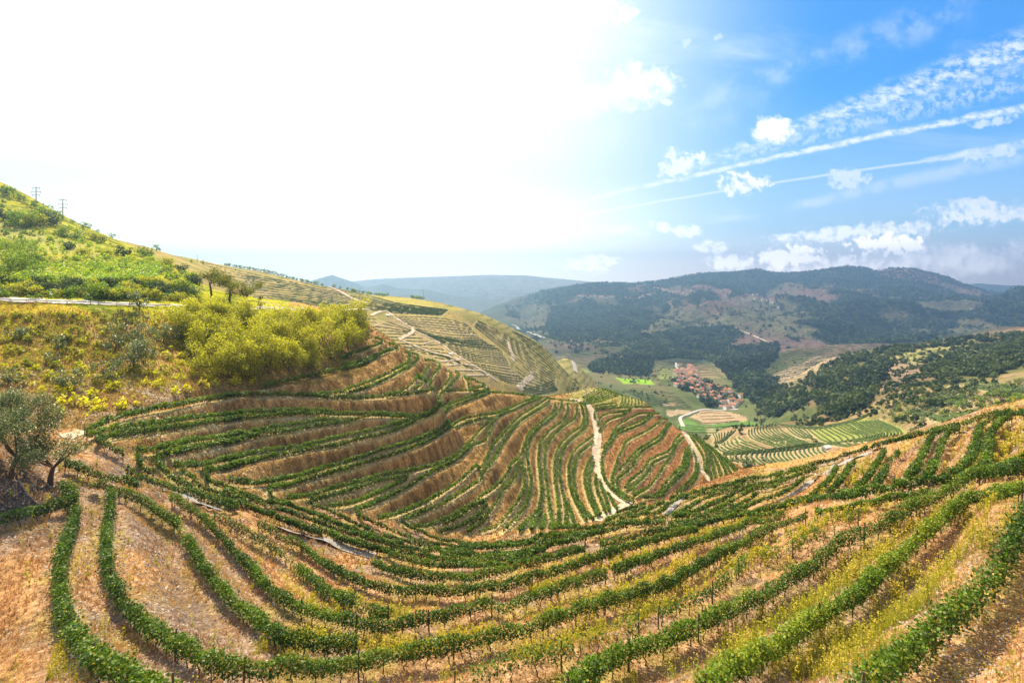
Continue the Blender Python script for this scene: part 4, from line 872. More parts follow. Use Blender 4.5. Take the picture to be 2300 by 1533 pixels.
DESC = {'near': ('leafy vine row sweeping across the near slope', 'vine rows sweeping across the near slope', 'from the bottom'),
 'flat': ('curving vine row at the gully head', 'vine rows turning at the gully head', 'from the left'),
 'edge': ('vine row on the right side of the near slope', 'vine rows along the right rim of the near slope', 'from the left'),
 'spur': ('terrace vine row on the golden central spur', 'vine rows on the central spur', 'from the top left'),
 'nose': ('wavy vine row right of the spur dirt road', 'wavy vine rows on the spur nose', 'from the left'),
 'crown': ('short straight vine row on the spur crown', 'close vine rows on the spur crown', 'from the far left'),
 'bowl': ('thin curved vine row in the right terraced bowl', 'vine rows in the right terraced bowl', 'from the left'),
 'terrace': ('dark vine row on the shrubby terraces beyond the right rim', 'vine rows on the shrubby right terraces', 'from the left'),
 'valley': ('thin dark vine row in the valley plots', 'vine rows in the valley plots', 'from the left'),
 'hillside': ('faint vine row on the distant terraced hillside', 'vine rows on the distant left hillside', 'from the top left'),
 'shelf': ('bright yellow-green vine row above the guardrail', 'bright vine rows above the road', 'from the top')}
def ordn(i): return f"{i}{'th' if 10 <= i % 100 <= 20 else {1:'st',2:'nd',3:'rd'}.get(i % 10, 'th')}"
bygroup = {}
for q in LAID: bygroup.setdefault(q[0], []).append(q)
rank = sorted(LAID, key=lambda q: -np.hypot(*np.diff(q[1][:, :2], axis=0).T).sum()/q[1][:, 1].mean()*(1 if q[0] not in ('valley', 'terrace', 'hillside') else .35))
far_rows = {id(q[1]) for q in rank[298:]}; REST = []
for g, lst in bygroup.items():
    if g == 'near': lst.sort(key=lambda q: -q[4])
    elif g in ('spur', 'hillside'): lst.sort(key=lambda q: q[3]+q[4])
    elif g == 'shelf': lst.sort(key=lambda q: q[4])
    else: lst.sort(key=lambda q: q[3])
    for i, q in enumerate(lst):
        o = vine_row(*q); a, b, c_ = DESC[g]
        if id(q[1]) in far_rows: REST.append(o); continue
        tag(o, f'{a}, {ordn(i+1)} {c_}', 'vine row', b)
VV, FF, TT, off = [], [], [], 0
for o in REST:
    for m_ in ([o] if o.type == 'MESH' else [c_ for c_ in o.children]):
        me = m_.data; nv = len(me.vertices); co = np.zeros(nv*3, np.float32); me.vertices.foreach_get('co', co)
        base = np.array(m_.location)+(np.array(o.location) if o.type != 'MESH' else 0)
        li = np.zeros(len(me.loops), np.int32); me.loops.foreach_get('vertex_index', li)
        if 'tint' in me.attributes:
            ti = np.zeros(nv, np.float32); me.attributes['tint'].data.foreach_get('value', ti)
            VV.append(co.reshape(-1, 3)+base); FF.append(li.reshape(-1, 4)+off); TT.append(ti); off += nv
        bpy.data.objects.remove(m_) if m_ is not o else None
    bpy.data.objects.remove(o)
tag(obj('vine_rows', mesh_np('vine_rows', np.vstack(VV), np.vstack(FF), M['vine_far'], np.concatenate(TT))), 'remaining far vine rows on the distant slopes and valley plots', 'vine rows', None, 'stuff')
print('vines', LEAVES, len(LAID), round(time.time()-T0, 1))
# ------------------------------------------------------------------ trees and shrubs
def crown_pts(n, blobs, r=rng, shell=.25):
    """points spread through a set of leaf clumps (x, y, z, radius, flatten)"""
    B = np.array(blobs, float); vol = B[:, 3]**2.2; k = r.choice(len(B), n, p=vol/vol.sum())
    d = r.normal(size=(n, 3)); d /= np.linalg.norm(d, axis=1)[:, None]
    q = (shell+(1-shell)*r.random(n)**.7)*B[k, 3]*(.8+.4*r.random(n)); d = d*q[:, None]; d[:, 2] *= B[k, 4]
    return B[k, :3]+d
def crown_shape(kind, h, w, r):
    bl = []
    if kind == 'olive':
        for i in range(15): a = r.uniform(0, 6.28); q = r.random()**.6*w*.42; bl.append((math.cos(a)*q, math.sin(a)*q, h*(.38+.50*r.random()*(1-.4*q/w)), w*r.uniform(.12,.22), .8))
    elif kind == 'round':
        for i in range(24): a = r.uniform(0, 6.28); q = r.random()**.6*w*.42; bl.append((math.cos(a)*q, math.sin(a)*q, h*(.14+.72*r.random()*(1-.35*q/w)), w*r.uniform(.08,.20), .9))
    elif kind == 'tall':
        for i in range(12): t = i/11; a = r.uniform(0, 6.28); q = r.random()*w*.28*(1-.5*t); bl.append((math.cos(a)*q, math.sin(a)*q, h*(.15+.78*t), w*r.uniform(.16,.26)*(1.1-.55*t), 1.2))
    elif kind == 'pine':
        for i in range(12): a = r.uniform(0, 6.28); q = r.random()**.5*w*.40; bl.append((math.cos(a)*q, math.sin(a)*q, h*(.46+.42*r.random()*(1-q/w)), w*r.uniform(.12,.20), .75))
    elif kind == 'bush':
        for i in range(12): a = r.uniform(0, 6.28); q = r.random()**.6*w*.36; bl.append((math.cos(a)*q, math.sin(a)*q, h*(.08+.5*r.random()), w*r.uniform(.16,.26), .8))
    return bl
def trunk_mesh(kind, h, w, blobs, r):
    t0 = {'olive': .34, 'round': .2, 'tall': .4, 'pine': .42, 'bush': .06}[kind]*h; rd = {'olive': .045, 'round': .02, 'tall': .022, 'pine': .03, 'bush': .02}[kind]*h
    le = r.uniform(-.06, .06)*h
    v, f = tube([(0,0,-.3), (le*.3, 0, t0*.4), (le*.5, le*.3, t0*.75), (le, le*.4, t0)], [rd*1.25, rd, rd*.85, rd*.75], 7); parts = [(v, f)]
    for b in sorted(blobs, key=lambda b: -b[3])[:7]:
        m_ = ((le+b[0])*.5+r.uniform(-.05,.05)*w, (le*.4+b[1])*.5, (t0+b[2])*.5-.04*h)
        parts.append(tube([(le*.9, le*.4, t0*.93), m_, (b[0], b[1], b[2])], [rd*.5, rd*.32, rd*.1], 5))
    return join(*parts)
PROTO = {}
def tree_at(p, h, w, kind, mat, name, label, cat, group=None, seed=0, cache=None, dens=1.0):
    Y = max(p[1], 20); root = bpy.data.objects.new(name, None); COLL.objects.link(root); root.location = tuple(p)
    if cache is not None and cache in PROTO:
        tm, cm, h0 = PROTO[cache]; k = h/h0; root.scale = (k*w/h/PROTO[cache+'w'], k*w/h/PROTO[cache+'w'], k)
    else:
        r = random.Random(seed*31+7); rr = np.random.default_rng(seed+500)
        bl = crown_shape(kind, h, w, r); ls = float(np.clip(Y/512*1.15, .10, h*.16))
        n_ = int(np.clip(sum(b[3]**2 for b in bl)*4.2/(ls*ls)*dens, 60, 30000))
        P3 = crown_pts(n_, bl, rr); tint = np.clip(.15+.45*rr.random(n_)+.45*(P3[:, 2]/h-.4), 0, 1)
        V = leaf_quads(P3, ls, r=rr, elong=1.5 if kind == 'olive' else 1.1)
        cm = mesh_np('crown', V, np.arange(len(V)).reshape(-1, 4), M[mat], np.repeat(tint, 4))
        v, f = trunk_mesh(kind, h, w, bl, r); tm = pyd('trunk', v, f, M['bark'], True)
        if cache is not None: PROTO[cache] = (tm, cm, h); PROTO[cache+'w'] = w/h
    obj('trunk', tm, root); obj('crown', cm, root); root.rotation_euler = (0, 0, random.uniform(0, 6.28) if cache else 0)
    return tag(root, label, cat, group)
def tree(px, py, hpx, wpx, kind, mat, name, label, cat='tree', group=None, ymax=7000, ymin=20, cache=None, dens=1.0):
    g = ground(px, py, 0, ymax, ymin)
    if g is None: print('no tree', px, py); return
    g = g*1.0; g[2] -= .05
    return tree_at(g, hpx*g[1]/F, wpx*g[1]/F, kind, mat, name, label, cat, group, int(px*3+py*5), cache, dens)
tree(24, 1070, 228, 205, 'round', 'olive', 'olive_tree', 'large silvery olive tree at the left edge of the photo', ymax=60, dens=2.6)
tree(112, 1086, 118, 122, 'olive', 'olive', 'olive_tree', 'leaning olive tree with bare dark trunk beside the left vine corner', ymax=60, dens=.7)
tree(312, 700, 52, 48, 'round', 'olive', 'olive_tree', 'round silvery olive tree poking above the guardrail', ymax=140)
for i, (a, b, h, wd, d) in enumerate([(154,880,62,62,'small olive bush halfway up the bank, nearest the large left olive'), (240,862,58,52,'small olive bush with dark base just above the gully head path'),
        (298,830,75,80,'broad pale olive tree low on the grassy left bank'), (258,790,70,62,'silver olive tree beside the yellow grass on the left bank'), (325,780,62,52,'silver-green olive tree next to the yellow-green thicket'),
        (368,770,50,44,'small pale olive tree left of the thicket'), (408,765,44,42,'small olive tree touching the left edge of the thicket'), (18,868,50,48,'dark olive shrub above the large left olive'),
        (118,820,34,32,'tiny grey-green shrub in the middle of the yellow bank'), (130,785,40,36,'grey-green shrub high on the yellow bank'), (45,760,26,40,'low green shrub at the left edge of the bank')]):
    tree(a, b, h*1.05, wd*1.15, 'round', 'olive', 'olive_tree', d, 'tree', 'olives on the left bank', ymax=150)
tree(282, 745, 62, 50, 'round', 'dark', 'shrub', 'dark green shrub below the guardrail near the round olive', 'shrub', ymax=150)
for i, (a, b) in enumerate([(440,800),(480,838),(520,850),(562,850),(604,840),(648,832),(700,822),(742,806),(782,786),(812,766),(432,758),(474,780),(524,792),(574,792),(624,784),(674,772),(724,762),(772,748),(432,724),(462,704),(504,722),(554,732),(604,732),(654,738),(704,728),(754,728),(792,736),(585,812),(540,815),(660,800)]):
    k = ['left edge', 'centre left', 'middle', 'centre right', 'right end'][min(4, int((a-430)/78))]; lv = 'foot' if b > 795 else ('mid height' if b > 745 else 'top')
    tree(a, b, (76 if b > 745 else (36 if a < 700 else 18))+(i*37 % 26), 88+(i*23 % 26), 'tall' if i % 3 == 0 else 'round', 'bush', 'sapling', f'feathery yellow-green sapling at the {lv} of the bank thicket, {ordn(i+1)} of the clump', 'tree', 'yellow-green thicket on the bank', ymax=190, ymin=80, dens=1.25)
for a, b, h, d in [(475,664,62,'left'), (515,678,68,'middle'), (553,690,62,'right')]:
    tree(a, b, h*1.12, 78, 'pine', 'pinegold', 'pine_tree', f'{d} of the three flat-topped trees beyond the road', 'tree', 'three flat-topped trees', ymax=190, dens=1.3)
tree(585, 701, 46, 22, 'round', 'pine', 'young_tree', 'thin young tree right of the three flat-topped trees', 'tree', ymax=190)
ul_ = [(12+k*17.5, 660+3*math.sin(k*2.1)+k*.6, 26+8*math.sin(k*1.7)) for k in range(26)]+[(20+k*24, 640+5*math.sin(k*1.3)+k*.5, 20+6*math.sin(k*2.3)) for k in range(15)]+[(13,495,32),(46,508,40),(90,510,34),(100,505,34),(160,535,32),(214,540,30),(150,560,24),(52,560,28),(20,555,24),(276,573,25),(322,575,25),(375,598,25),(407,610,20),(428,632,24),(235,572,18),(160,648,32),(262,640,24),(326,640,26),(5,640,75),(30,600,60),(392,655,34),(357,655,28),(418,658,36),(60,655,30),(110,650,24),(215,655,26),(300,655,22),(440,640,30),(85,610,20),(190,575,22)]
for i, (a, b, h) in enumerate(ul_):
    tree(a, b, h*1.2, h*1.75, 'bush' if h < 45 else 'round', ('green', 'bush', 'dark')[i % 3] if h < 60 else 'green', 'shrub', f'sunlit green shrub on the upper left slope, {ordn(i+1)} listed among the scattered shrubs', 'shrub', 'shrubs on the upper left slope', ymax=420, ymin=100)
sk = [(5,434,24),(16,436,26),(31,440,22),(45,447,16),(56,452,18),(70,462,16),(78,464,20),(105,488,36),(130,490,22),(162,498,10),(188,510,16),(197,512,15),(220,520,9),(252,532,13),(351,562,17),(430,586,6),(456,590,8),(40,446,14),(120,488,22),(93,474,20)]
for i, (a, b, h) in enumerate(sk):
    o = tree(a, b+4, h+4, h*1.15, 'round' if h > 14 else 'bush', 'green', 'pine_tree', 'small tree standing on the skyline of the upper left slope', 'tree', 'skyline trees at upper left', ymax=700, ymin=200, cache='sky%d' % (i % 3))
i = 0
for a0, b0, a1, b1, n_ in [(505,601,712,634,34), (728,641,800,652,5), (790,650,868,663,15), (925,670,950,673,6)]:
    for k in range(n_):
        t = (k+random.uniform(-.3,.3))/max(n_-1, 1); a = a0+(a1-a0)*t
        best = None
        for b in range(590, 720):
            g = ground(a, b, 0, 1100, 300)
            if g is not None: best = g; break
        if best is None: continue
        hh = random.uniform(3.4, 4.8); tree_at(best, hh, hh*1.1, 'round', 'green', 'olive_tree', 'small round tree in the distant ridge row', 'tree', 'olive row on the distant ridge', i, 'rdg%d' % (i % 3)); i += 1
i = 0
for a0, a1, n_ in [(1556,1632,9),(1688,1722,5),(1770,1800,4),(1868,1965,14),(2090,2135,6),(2150,2185,6),(1490,1530,3),(2230,2290,4)]:
    for k in range(n_):
        a = a0+(a1-a0)*(k+random.uniform(-.3,.3))/max(n_-1, 1); best = None
        for b in np.arange(590, 670, .7):
            g = ground(a, b, 0, 5100, 2600)
            if g is not None: best = g; break
        if best is None: continue
        hh = random.uniform(12, 22); tree_at(best, hh, hh*1.2, 'pine', 'far', 'pine_tree', 'dark pine on the mountain skyline', 'tree', 'pines on the mountain skyline', i, 'msk%d' % (i % 3)); i += 1
# poles
def pylon(px, top, base, label):
    g = ground(px, base, 0, 450, 100); k = g[1]/F; h = (base-top)*k
    root = bpy.data.objects.new('power_pylon', None); COLL.objects.link(root); root.location = tuple(g)
    v, f = tube([(0,0,-1), (0,0,h)], [.32, .16], 6); obj('mast', pyd('mast', v, f, M['pole']), root)
    for q, s_ in ((.92, 1.0), (.72, 1.25), (.55, 1.0)):
        v, f = join(box(-2.1*s_, 2.1*s_, -.12, .12, h*q, h*q+.24), box(-.1, .1, -.1, .1, h*q-.3, h*q+.4)); o = obj('crossarm', pyd('crossarm', v, f, M['pole']), root)
        for e in (-1, 1):
            v, f = tube([(e*2.0*s_, 0, h*q), (e*2.0*s_, 0, h*q-.8)], [.1, .13], 5); obj('insulator', pyd('insulator', v, f, M['pole']), o)
    return tag(root, label, 'pylon', 'power pylons on the left skyline')
pylon(81, 419, 462, 'power pylon on the skyline, left of the two'); pylon(141, 446, 492, 'power pylon on the skyline, right of the two')
def pole(px, top, base, label, ymax, ymin=60, r_=.09):
    g = ground(px, base, 0, ymax, ymin)
    if g is None: return
    h = (base-top)*g[1]/F; v, f = tube([(0,0,-.4), (0,0,h*.5), (0,0,h)], [r_*1.2, r_, r_*.8], 6); v2, f2 = box(-.4, .4, -.05, .05, h-.5, h-.38); v, f = join((v, f), (v2, f2))
    tag(obj('utility_pole', pyd('utility_pole', v, f, M['pole']), None, tuple(g)), label, 'pole')
pole(443, 571, 586, 'thin pole on the distant left ridge line', 800, 300, .2); pole(951, 650, 674, 'thin mast at the right end of the distant ridge', 800, 300, .2)
pole(728, 680, 702, 'short pole left of the flat roof building', 200); pole(758, 682, 702, 'short pole rising beside the flat roof building', 200)
pole(1708, 928, 958, 'tall grey power pole at the edge of the right terraced bowl', 760, 300, .3); pole(1312, 836, 862, 'slim pole standing in the valley fields', 1600, 600, .5)
# crash barrier beside the road
s = lay([(-60,676),(0,677.5),(100,681),(200,684),(300,688),(420,691),(470,693)], 130, 0.0, 96, 4)
root = bpy.data.objects.new('guardrail', None); COLL.objects.link(root)
d = np.r_[0, np.cumsum(np.hypot(*np.diff(s[:, :2], axis=0).T))]; zz = s[:, 2]+.0
for _ in range(60): zz[1:-1] = .25*zz[:-2]+.5*zz[1:-1]+.25*zz[2:]
V = []
for oy, oz in ((0,.45),(.06,.52),(0,.6),(.06,.68),(0,.76),(-.03,.6)): V.append(np.c_[s[:, 0], s[:, 1]-oy, zz+oz])
V = np.stack(V, 1); ii = np.arange(V.shape[0]*6).reshape(-1, 6); i2 = np.roll(ii, -1, 1)
obj('rail', mesh_np('rail', V.reshape(-1, 3), np.stack([ii[:-1], ii[1:], i2[1:], i2[:-1]], -1).reshape(-1, 4), M['steel']), root)
v, f = box(-.07, .07, -.02, .14, -.3, .78); pm = pyd('rail_post', v, f, M['steel'])
for t in np.arange(1, d[-1], 5.0):
    obj('post', pm, root, (float(np.interp(t, d, s[:, 0])), float(np.interp(t, d, s[:, 1])), float(np.interp(t, d, zz))))
tag(root, 'long galvanised guardrail along the road on the left slope', 'guardrail')
# flat-roofed stone store at the end of the road
g = ground(776, 722, 0, 200, 150); k = g[1]/F
root = bpy.data.objects.new('stone_building', None); COLL.objects.link(root); root.location = (g[0], g[1], g[2])
hw = 31*k; hh = 27*k
v, f = box(-hw, hw, 0, 9, -4, hh-.45); obj('wall', pyd('wall', v, f, M['wall']), root)
v, f = box(-hw-.5, hw+.6, -.5, 9.6, hh-.447, hh); obj('roof', pyd('roof', v, f, M['white']), root)
v, f = box(hw*.2, hw*.45, -.06, .1, -1.0, 1.3); obj('door', pyd('door', v, f, M['post']), root)
tag(root, 'low stone building with pale flat roof at the end of the road', 'building')
def hut(px, py, wpx, hpx, label, ymax, ymin):
    g = ground(px, py, 0, ymax, ymin)
    if g is None: return
    k = g[1]/F; w_ = wpx*k/2; h = hpx*k
    root = bpy.data.objects.new('hut', None); COLL.objects.link(root); root.location = tuple(g); root.rotation_euler = (0, 0, .35)
    v, f = box(-w_, w_, -w_*.7, w_*.7, -1, h*.62); obj('wall', pyd('wall', v, f, M['white']), root)
    e = w_*1.1; V = [(-e,-w_*.8,h*.62),(e,-w_*.8,h*.62),(e,w_*.8,h*.62),(-e,w_*.8,h*.62),(-e,0,h),(e,0,h)]
    obj('roof', pyd('roof', V, [(0,1,5,4),(2,3,4,5),(0,4,3),(1,2,5),(3,2,1,0)], M['white']), root)
    v, f = box(-w_*.2, w_*.15, -w_*.7-.03, -w_*.6, 0, h*.45); obj('door', pyd('door', v, f, M['post']), root)
    tag(root, label, 'hut')
hut(1856, 1010, 17, 11, 'small white hut among the terraces of the right bowl', 620, 240); hut(871, 710, 9, 5, 'tiny white hut near the top of the distant left hillside', 700, 270)
hut(1012, 796, 8, 4, 'tiny white hut on the ridge path of the distant left hillside', 700, 270)
# ------------------------------------------------------------------ houses
def house_mesh(w_, d_, h, rf):
    v, f = box(-w_/2, w_/2, -d_/2, d_/2, -3, h); v += [(-w_/2, 0, h+rf*.93), (w_/2, 0, h+rf*.93)]; f += [(4, 8, 7), (5, 6, 9)]
    wa = pyd('wall', v, f, M['white']); e = .5; t = .35
    V = [(-w_/2-e,-d_/2-e,h-.15),(w_/2+e,-d_/2-e,h-.15),(w_/2+e,0,h+rf),(-w_/2-e,0,h+rf),(w_/2+e,d_/2+e,h-.15),(-w_/2-e,d_/2+e,h-.15)]
    V += [(x, y, z+t) for x, y, z in V]
    Fs = [(6,7,8,9),(9,8,10,11),(3,2,1,0),(5,4,2,3),(0,1,7,6),(4,5,11,10),(1,2,8,7),(2,4,10,8),(3,0,6,9),(5,3,9,11)]
    ro = pyd('roof', V, Fs, M['roof'])
    vf = []
    for i in range(3):
        x = -w_/2+w_*(i+.5)/3
        for zz_ in ([1.2] if h < 5 else [1.2, 4.2]): vf.append(box(x-.5, x+.5, -d_/2-.04, -d_/2+.05, zz_, zz_+1.4))
    wi = [pyd('window', *q, M['post']) for q in vf]
    return wa, ro, wi
HM = [house_mesh(9, 8, 6, 2.2), house_mesh(12, 8, 6.2, 2.2), house_mesh(8, 7, 3.6, 1.8), house_mesh(15, 9, 6, 2.6), house_mesh(10, 10, 7, 2.4)]
def house(g, i, rot, label, group, windows=True, sc_=1.0):
    root = bpy.data.objects.new('house', None); COLL.objects.link(root); root.location = tuple(g); root.rotation_euler = (0, 0, rot); root.scale = (sc_,)*3
    wa, ro, wi = HM[i % 5]; obj('wall', wa, root); obj('roof', ro, root)
    if windows:
        for q in wi: obj('window', q, root)
    return tag(root, label, 'house', group)
placed = []
vpoly = [[(1515,836),(1540,828),(1575,850),(1560,870),(1520,868)], [(1550,862),(1590,865),(1612,885),(1640,905),(1600,900),(1555,890)], [(1595,880),(1640,890),(1668,902),(1665,918),(1625,920),(1600,905)], [(1600,868),(1640,880),(1650,888),(1620,884)], [(1545,820),(1565,832),(1570,848),(1550,846)]]
tries = 0
while len(placed) < 82 and tries < 6000:
    tries += 1; p = random.choice(vpoly); a = random.uniform(min(q[0] for q in p), max(q[0] for q in p)); b = random.uniform(min(q[1] for q in p), max(q[1] for q in p))
    if not inpoly(np.array([a]), np.array([b]), p)[0]: continue
    g = ground(a, b, 0, 1700, 600)
    if g is None or any(math.hypot(g[0]-q[0], (g[1]-q[1])*.55) < 10.5 for q in placed): continue
    placed.append(g); house(g, len(placed), random.choice((.3, .35, 1.8, 1.9, .1))+random.uniform(-.15,.15), 'red-roofed white house in the valley village', 'village houses')
for a, b, i, lb_ in [(1665,893,4,'separate white two-storey house at the right end of the village'), (1552,826,3,'long red roofed house at the top of the village'), (1470,842,2,'small white house on the lane left of the village'), (1527,822,1,'pale house beside the hillside lane above the village')]:
    g = ground(a, b, 0, 1900, 600)
    if g is not None: house(g, i, .2, lb_, None)
far_ = []
for (a0, b0, a1, b1, n_) in [(1297,666,1345,668,12),(1340,667,1440,674,30),(1430,670,1462,662,8),(1468,648,1545,660,26),(1500,680,1510,690,4),(1690,672,1740,678,10),(1195,678,1210,680,4),(1335,770,1380,772,6),(1275,766,1285,767,2),(2060,672,2066,672,1),(2180,694,2184,695,1),(1748,694,1750,694,1),(1690,662,1702,664,3)]:
    for k in range(n_):
        a = random.uniform(a0, a1); b = b0+(b1-b0)*(a-a0)/(a1-a0+1e-6)+random.uniform(-2.5, 2.5); g = ground(a, b, 0, 5200, 1500)
        if g is None: continue
        house(g, len(far_), random.uniform(-.5, .5), 'tiny pale house on the far mountainside', 'far mountain village houses', False, 1.15); far_.append(g)
print('built', round(time.time()-T0, 1), len(placed), len(far_))
# ------------------------------------------------------------------ woods on the right, in the valley and on the mountains
def inside(poly, n_, ymax, ymin):
    P_ = np.array(poly); out = []; k = 0
    while len(out) < n_ and k < n_*12:
        k += 1; a = random.uniform(P_[:, 0].min(), P_[:, 0].max()); b = random.uniform(P_[:, 1].min(), P_[:, 1].max())
        if not inpoly(np.array([a]), np.array([b]), poly)[0]: continue
        g = ground(a, b, 0, ymax, ymin)
        if g is not None: out.append(g)
    return out
def q4(p): return [(1700+a/3.8333, 580+b/3.8333) for a, b in p]
WD = []     # (ground, height, mat)
def wood(poly, n_, h0, h1, mats, ymax=1500, ymin=250):
    for g in inside(poly, n_, ymax, ymin): WD.append((g, random.uniform(h0, h1), random.choice(mats)))
wood(q4([(0,1340),(150,1280),(300,1130),(450,1000),(640,900),(760,830),(900,800),(1200,740),(1350,740),(1180,900),(1080,1080),(1000,1190),(950,1290),(700,1360),(560,1350),(500,1210),(350,1300),(150,1380)]), 620, 6, 10, ['dark', 'dark', 'green_d'])
wood(q4([(1400,960),(1450,860),(1700,780),(1950,740),(2150,700),(2300,680),(2300,950),(2150,1000),(1950,1030),(1700,1010),(1500,1030)]), 420, 4.5, 8, ['dark', 'dark', 'olive_d'])
wood(q4([(1200,760),(1380,720),(1900,670),(2300,650),(2300,700),(1900,745),(1450,780),(1250,830)]), 120, 6, 9, ['dark'])
wood(q4([(0,1110),(300,1090),(280,1150),(100,1230),(0,1230)]), 90, 5, 8, ['dark'])
wood(q4([(560,1360),(1000,1290),(1400,1200),(2300,1180),(2300,1290),(1900,1300),(1500,1420),(1250,1450),(1000,1340),(600,1420)]), 170, 2.2, 4.8, ['dark', 'green', 'olive', 'olive'], 700)
wood(q4([(1100,1160),(1500,1060),(2300,1060),(2300,1200),(1300,1260)]), 160, 2.5, 5, ['green', 'dark', 'olive', 'olive'], 800)
wood(q4([(1800,1340),(2300,1200),(2300,1330),(1900,1370)]), 60, 1.8, 3.4, ['green', 'bush', 'dark'], 500)
wood(q4([(500,1350),(560,1400),(480,1440),(280,1440)]), 14, 2, 4, ['olive'], 700)
for a, b in [(330,560+20),(620,600),(700,640),(780,650),(830,660),(860,660),(470,600)]: # olives along the terrace foot
    g = ground(*px_('D', [(a, b+25)])[0], 0, 620, 240)
    if g is not None: WD.append((g, 4.2, 'olive'))
for a, b, h in [(1160,440,5), (920,195,4.5), (600,220,5), (560,150,5), (1760,130,6)]:
    g = ground(*px_('D', [(a, b)])[0], 0, 900, 240)
    if g is not None: WD.append((g, h, 'dark'))
WD.sort(key=lambda q: q[0][1])
M['green_d'] = leafmat('oak_leaf', [(0, (.03, .05, .012)), (.5, (.08, .11, .025)), (1, (.15, .17, .05))], .25, .6, .2)
M['olive_d'] = leafmat('cork_leaf', [(0, (.05, .055, .03)), (.5, (.11, .12, .06)), (1, (.2, .2, .1))], .25, .6, .2)
near_w = WD[:290]; rest_w = WD[290:]
nm = {'dark': ('oak_tree', 'dark round oak tree'), 'green': ('shrub', 'fresh green shrub'), 'olive': ('olive_tree', 'grey-green olive tree'), 'green_d': ('oak_tree', 'mid-green oak tree'), 'olive_d': ('cork_oak', 'grey-brown cork oak'), 'bush': ('shrub', 'yellow-green shrub')}
for i, (g, h, mt_) in enumerate(near_w):
    sz = 'large' if h > 6 else ('medium' if h > 3.4 else 'small')
    tree_at(g, h, h*random.uniform(1.0, 1.35), 'round', mt_, nm[mt_][0], f'{sz} {nm[mt_][1]} right of the village', 'tree', f'{mt_.replace("_d","")} trees on the right-hand slope', i, f'w{mt_}{i % 3}{sz}')
def scatter_wood(name, pts, hs, label, mat, leaf, nq, tl=0.0):
    if not len(pts): return
    pts = np.array(pts); hs = np.array(hs); n_ = len(pts)
    d = rng.normal(size=(n_, nq, 3)); d /= np.linalg.norm(d, axis=2)[:, :, None]; d[:, :, 2] = np.abs(d[:, :, 2])*1.05+.12
    hh = hs[:, None, None]; P3 = pts[:, None, :]+d*np.array([.5, .5, .8])*hh*(.55+.45*rng.random((n_, nq, 1)))
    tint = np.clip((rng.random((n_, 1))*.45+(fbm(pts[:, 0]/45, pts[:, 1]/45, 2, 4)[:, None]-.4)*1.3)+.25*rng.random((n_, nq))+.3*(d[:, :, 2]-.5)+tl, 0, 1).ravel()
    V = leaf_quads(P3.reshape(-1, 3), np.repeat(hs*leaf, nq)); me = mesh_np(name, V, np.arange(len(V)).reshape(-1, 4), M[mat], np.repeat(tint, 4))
    tag(obj(name, me), label, 'woodland', None, 'stuff')
scatter_wood('woodland', [q[0] for q in rest_w], [q[1] for q in rest_w], 'dense dark woodland clothing the ridge right of the village', 'dark', .36, 46)
vw = inside(px_('m', [(630,930),(850,850),(1050,770),(1300,840),(1450,860),(1700,880),(1850,1010),(1900,1090),(2000,1060),(2150,1000),(2300,830),(2300,720),(1800,770),(1500,830),(1220,890),(1190,990),(1150,1030),(700,980)]), 1500, 2200, 900)
vw += inside(px_('m', [(1000,730),(1100,650),(1400,640),(1500,600),(1900,580),(1950,640),(1750,800),(1400,860),(1050,850)]), 1200, 3000, 1200)
vw += inside(px_('m', [(1350,1020),(1480,1010),(1560,1030),(1700,1060),(1950,1150),(1950,1250),(1700,1290),(1500,1170),(1380,1080)]), 110, 1500, 700)
vw += inside(px_('m', [(1900,1110),(2150,1000),(2300,1050),(2300,1300),(2100,1290),(2000,1200)]), 220, 1500, 600)
scatter_wood('woodland', vw, [random.uniform(8, 13) for _ in vw], 'dark woods filling the valley around the village', 'far', .45, 16)
ys = rng.integers(jb-40, len(SG)-40, 120000); xs = rng.integers(300, len(US)-1, 120000)
keep = rng.random(120000) < np.maximum(woodm[ys, xs], .04+.35*(wfine[ys, xs] > .60)*(Z[ys, xs] > -165))*(PX[ys, xs] > 1150)*(GY[ys, xs] > 1650)*(1-tq[ys, xs])
ys, xs = ys[keep][:36000], xs[keep][:36000]
scatter_wood('woodland', np.c_[GX[ys, xs]+rng.normal(size=len(ys))*8, GY[ys, xs]+rng.normal(size=len(ys))*14, Z[ys, xs]-1], list(rng.uniform(10, 17, len(ys))), 'blue-green forest covering the far mountain', 'far', .55, 8)
vs_y = rng.integers(ja, jb, 60000); vs_x = rng.integers(700, len(US)-1, 60000)
keep = (rng.random(60000) < .02+.25*sm(fbm(GX[vs_y, vs_x]/60, GY[vs_y, vs_x]/60, 3, 300), .58, .7)) & (Z[vs_y, vs_x] < -80) & (GY[vs_y, vs_x] > 300) & (GX[vs_y, vs_x] > -100) & (DM[vs_y, vs_x] > 7) & ~((PX[vs_y, vs_x] > 1500) & (PX[vs_y, vs_x] < 1670) & (PY[vs_y, vs_x] > 815) & (PY[vs_y, vs_x] < 960))
vs_y, vs_x = vs_y[keep][:2600], vs_x[keep][:2600]
scatter_wood('bushes', np.c_[GX[vs_y, vs_x], GY[vs_y, vs_x], Z[vs_y, vs_x]], list(rng.uniform(2.5, 6, len(vs_y))), 'scattered dark bushes between the valley fields', 'dark', .5, 12)
q_ = inside([(0,705),(420,705),(430,800),(600,860),(430,880),(200,940),(110,945),(90,880),(0,850)], 340, 150, 66)
scatter_wood('scrub', q_, [random.uniform(.5, 1.8) for _ in q_], 'low green and yellow scrub scattered over the left bank', 'bush', .26, 34)
q_ = inside([(0,440),(90,480),(200,535),(350,575),(440,620),(430,680),(0,672)], 520, 420, 104)
scatter_wood('scrub', q_, [random.uniform(.7, 2.6) for _ in q_], 'bright scrub and bushes over the upper left slope', 'green', .28, 34)
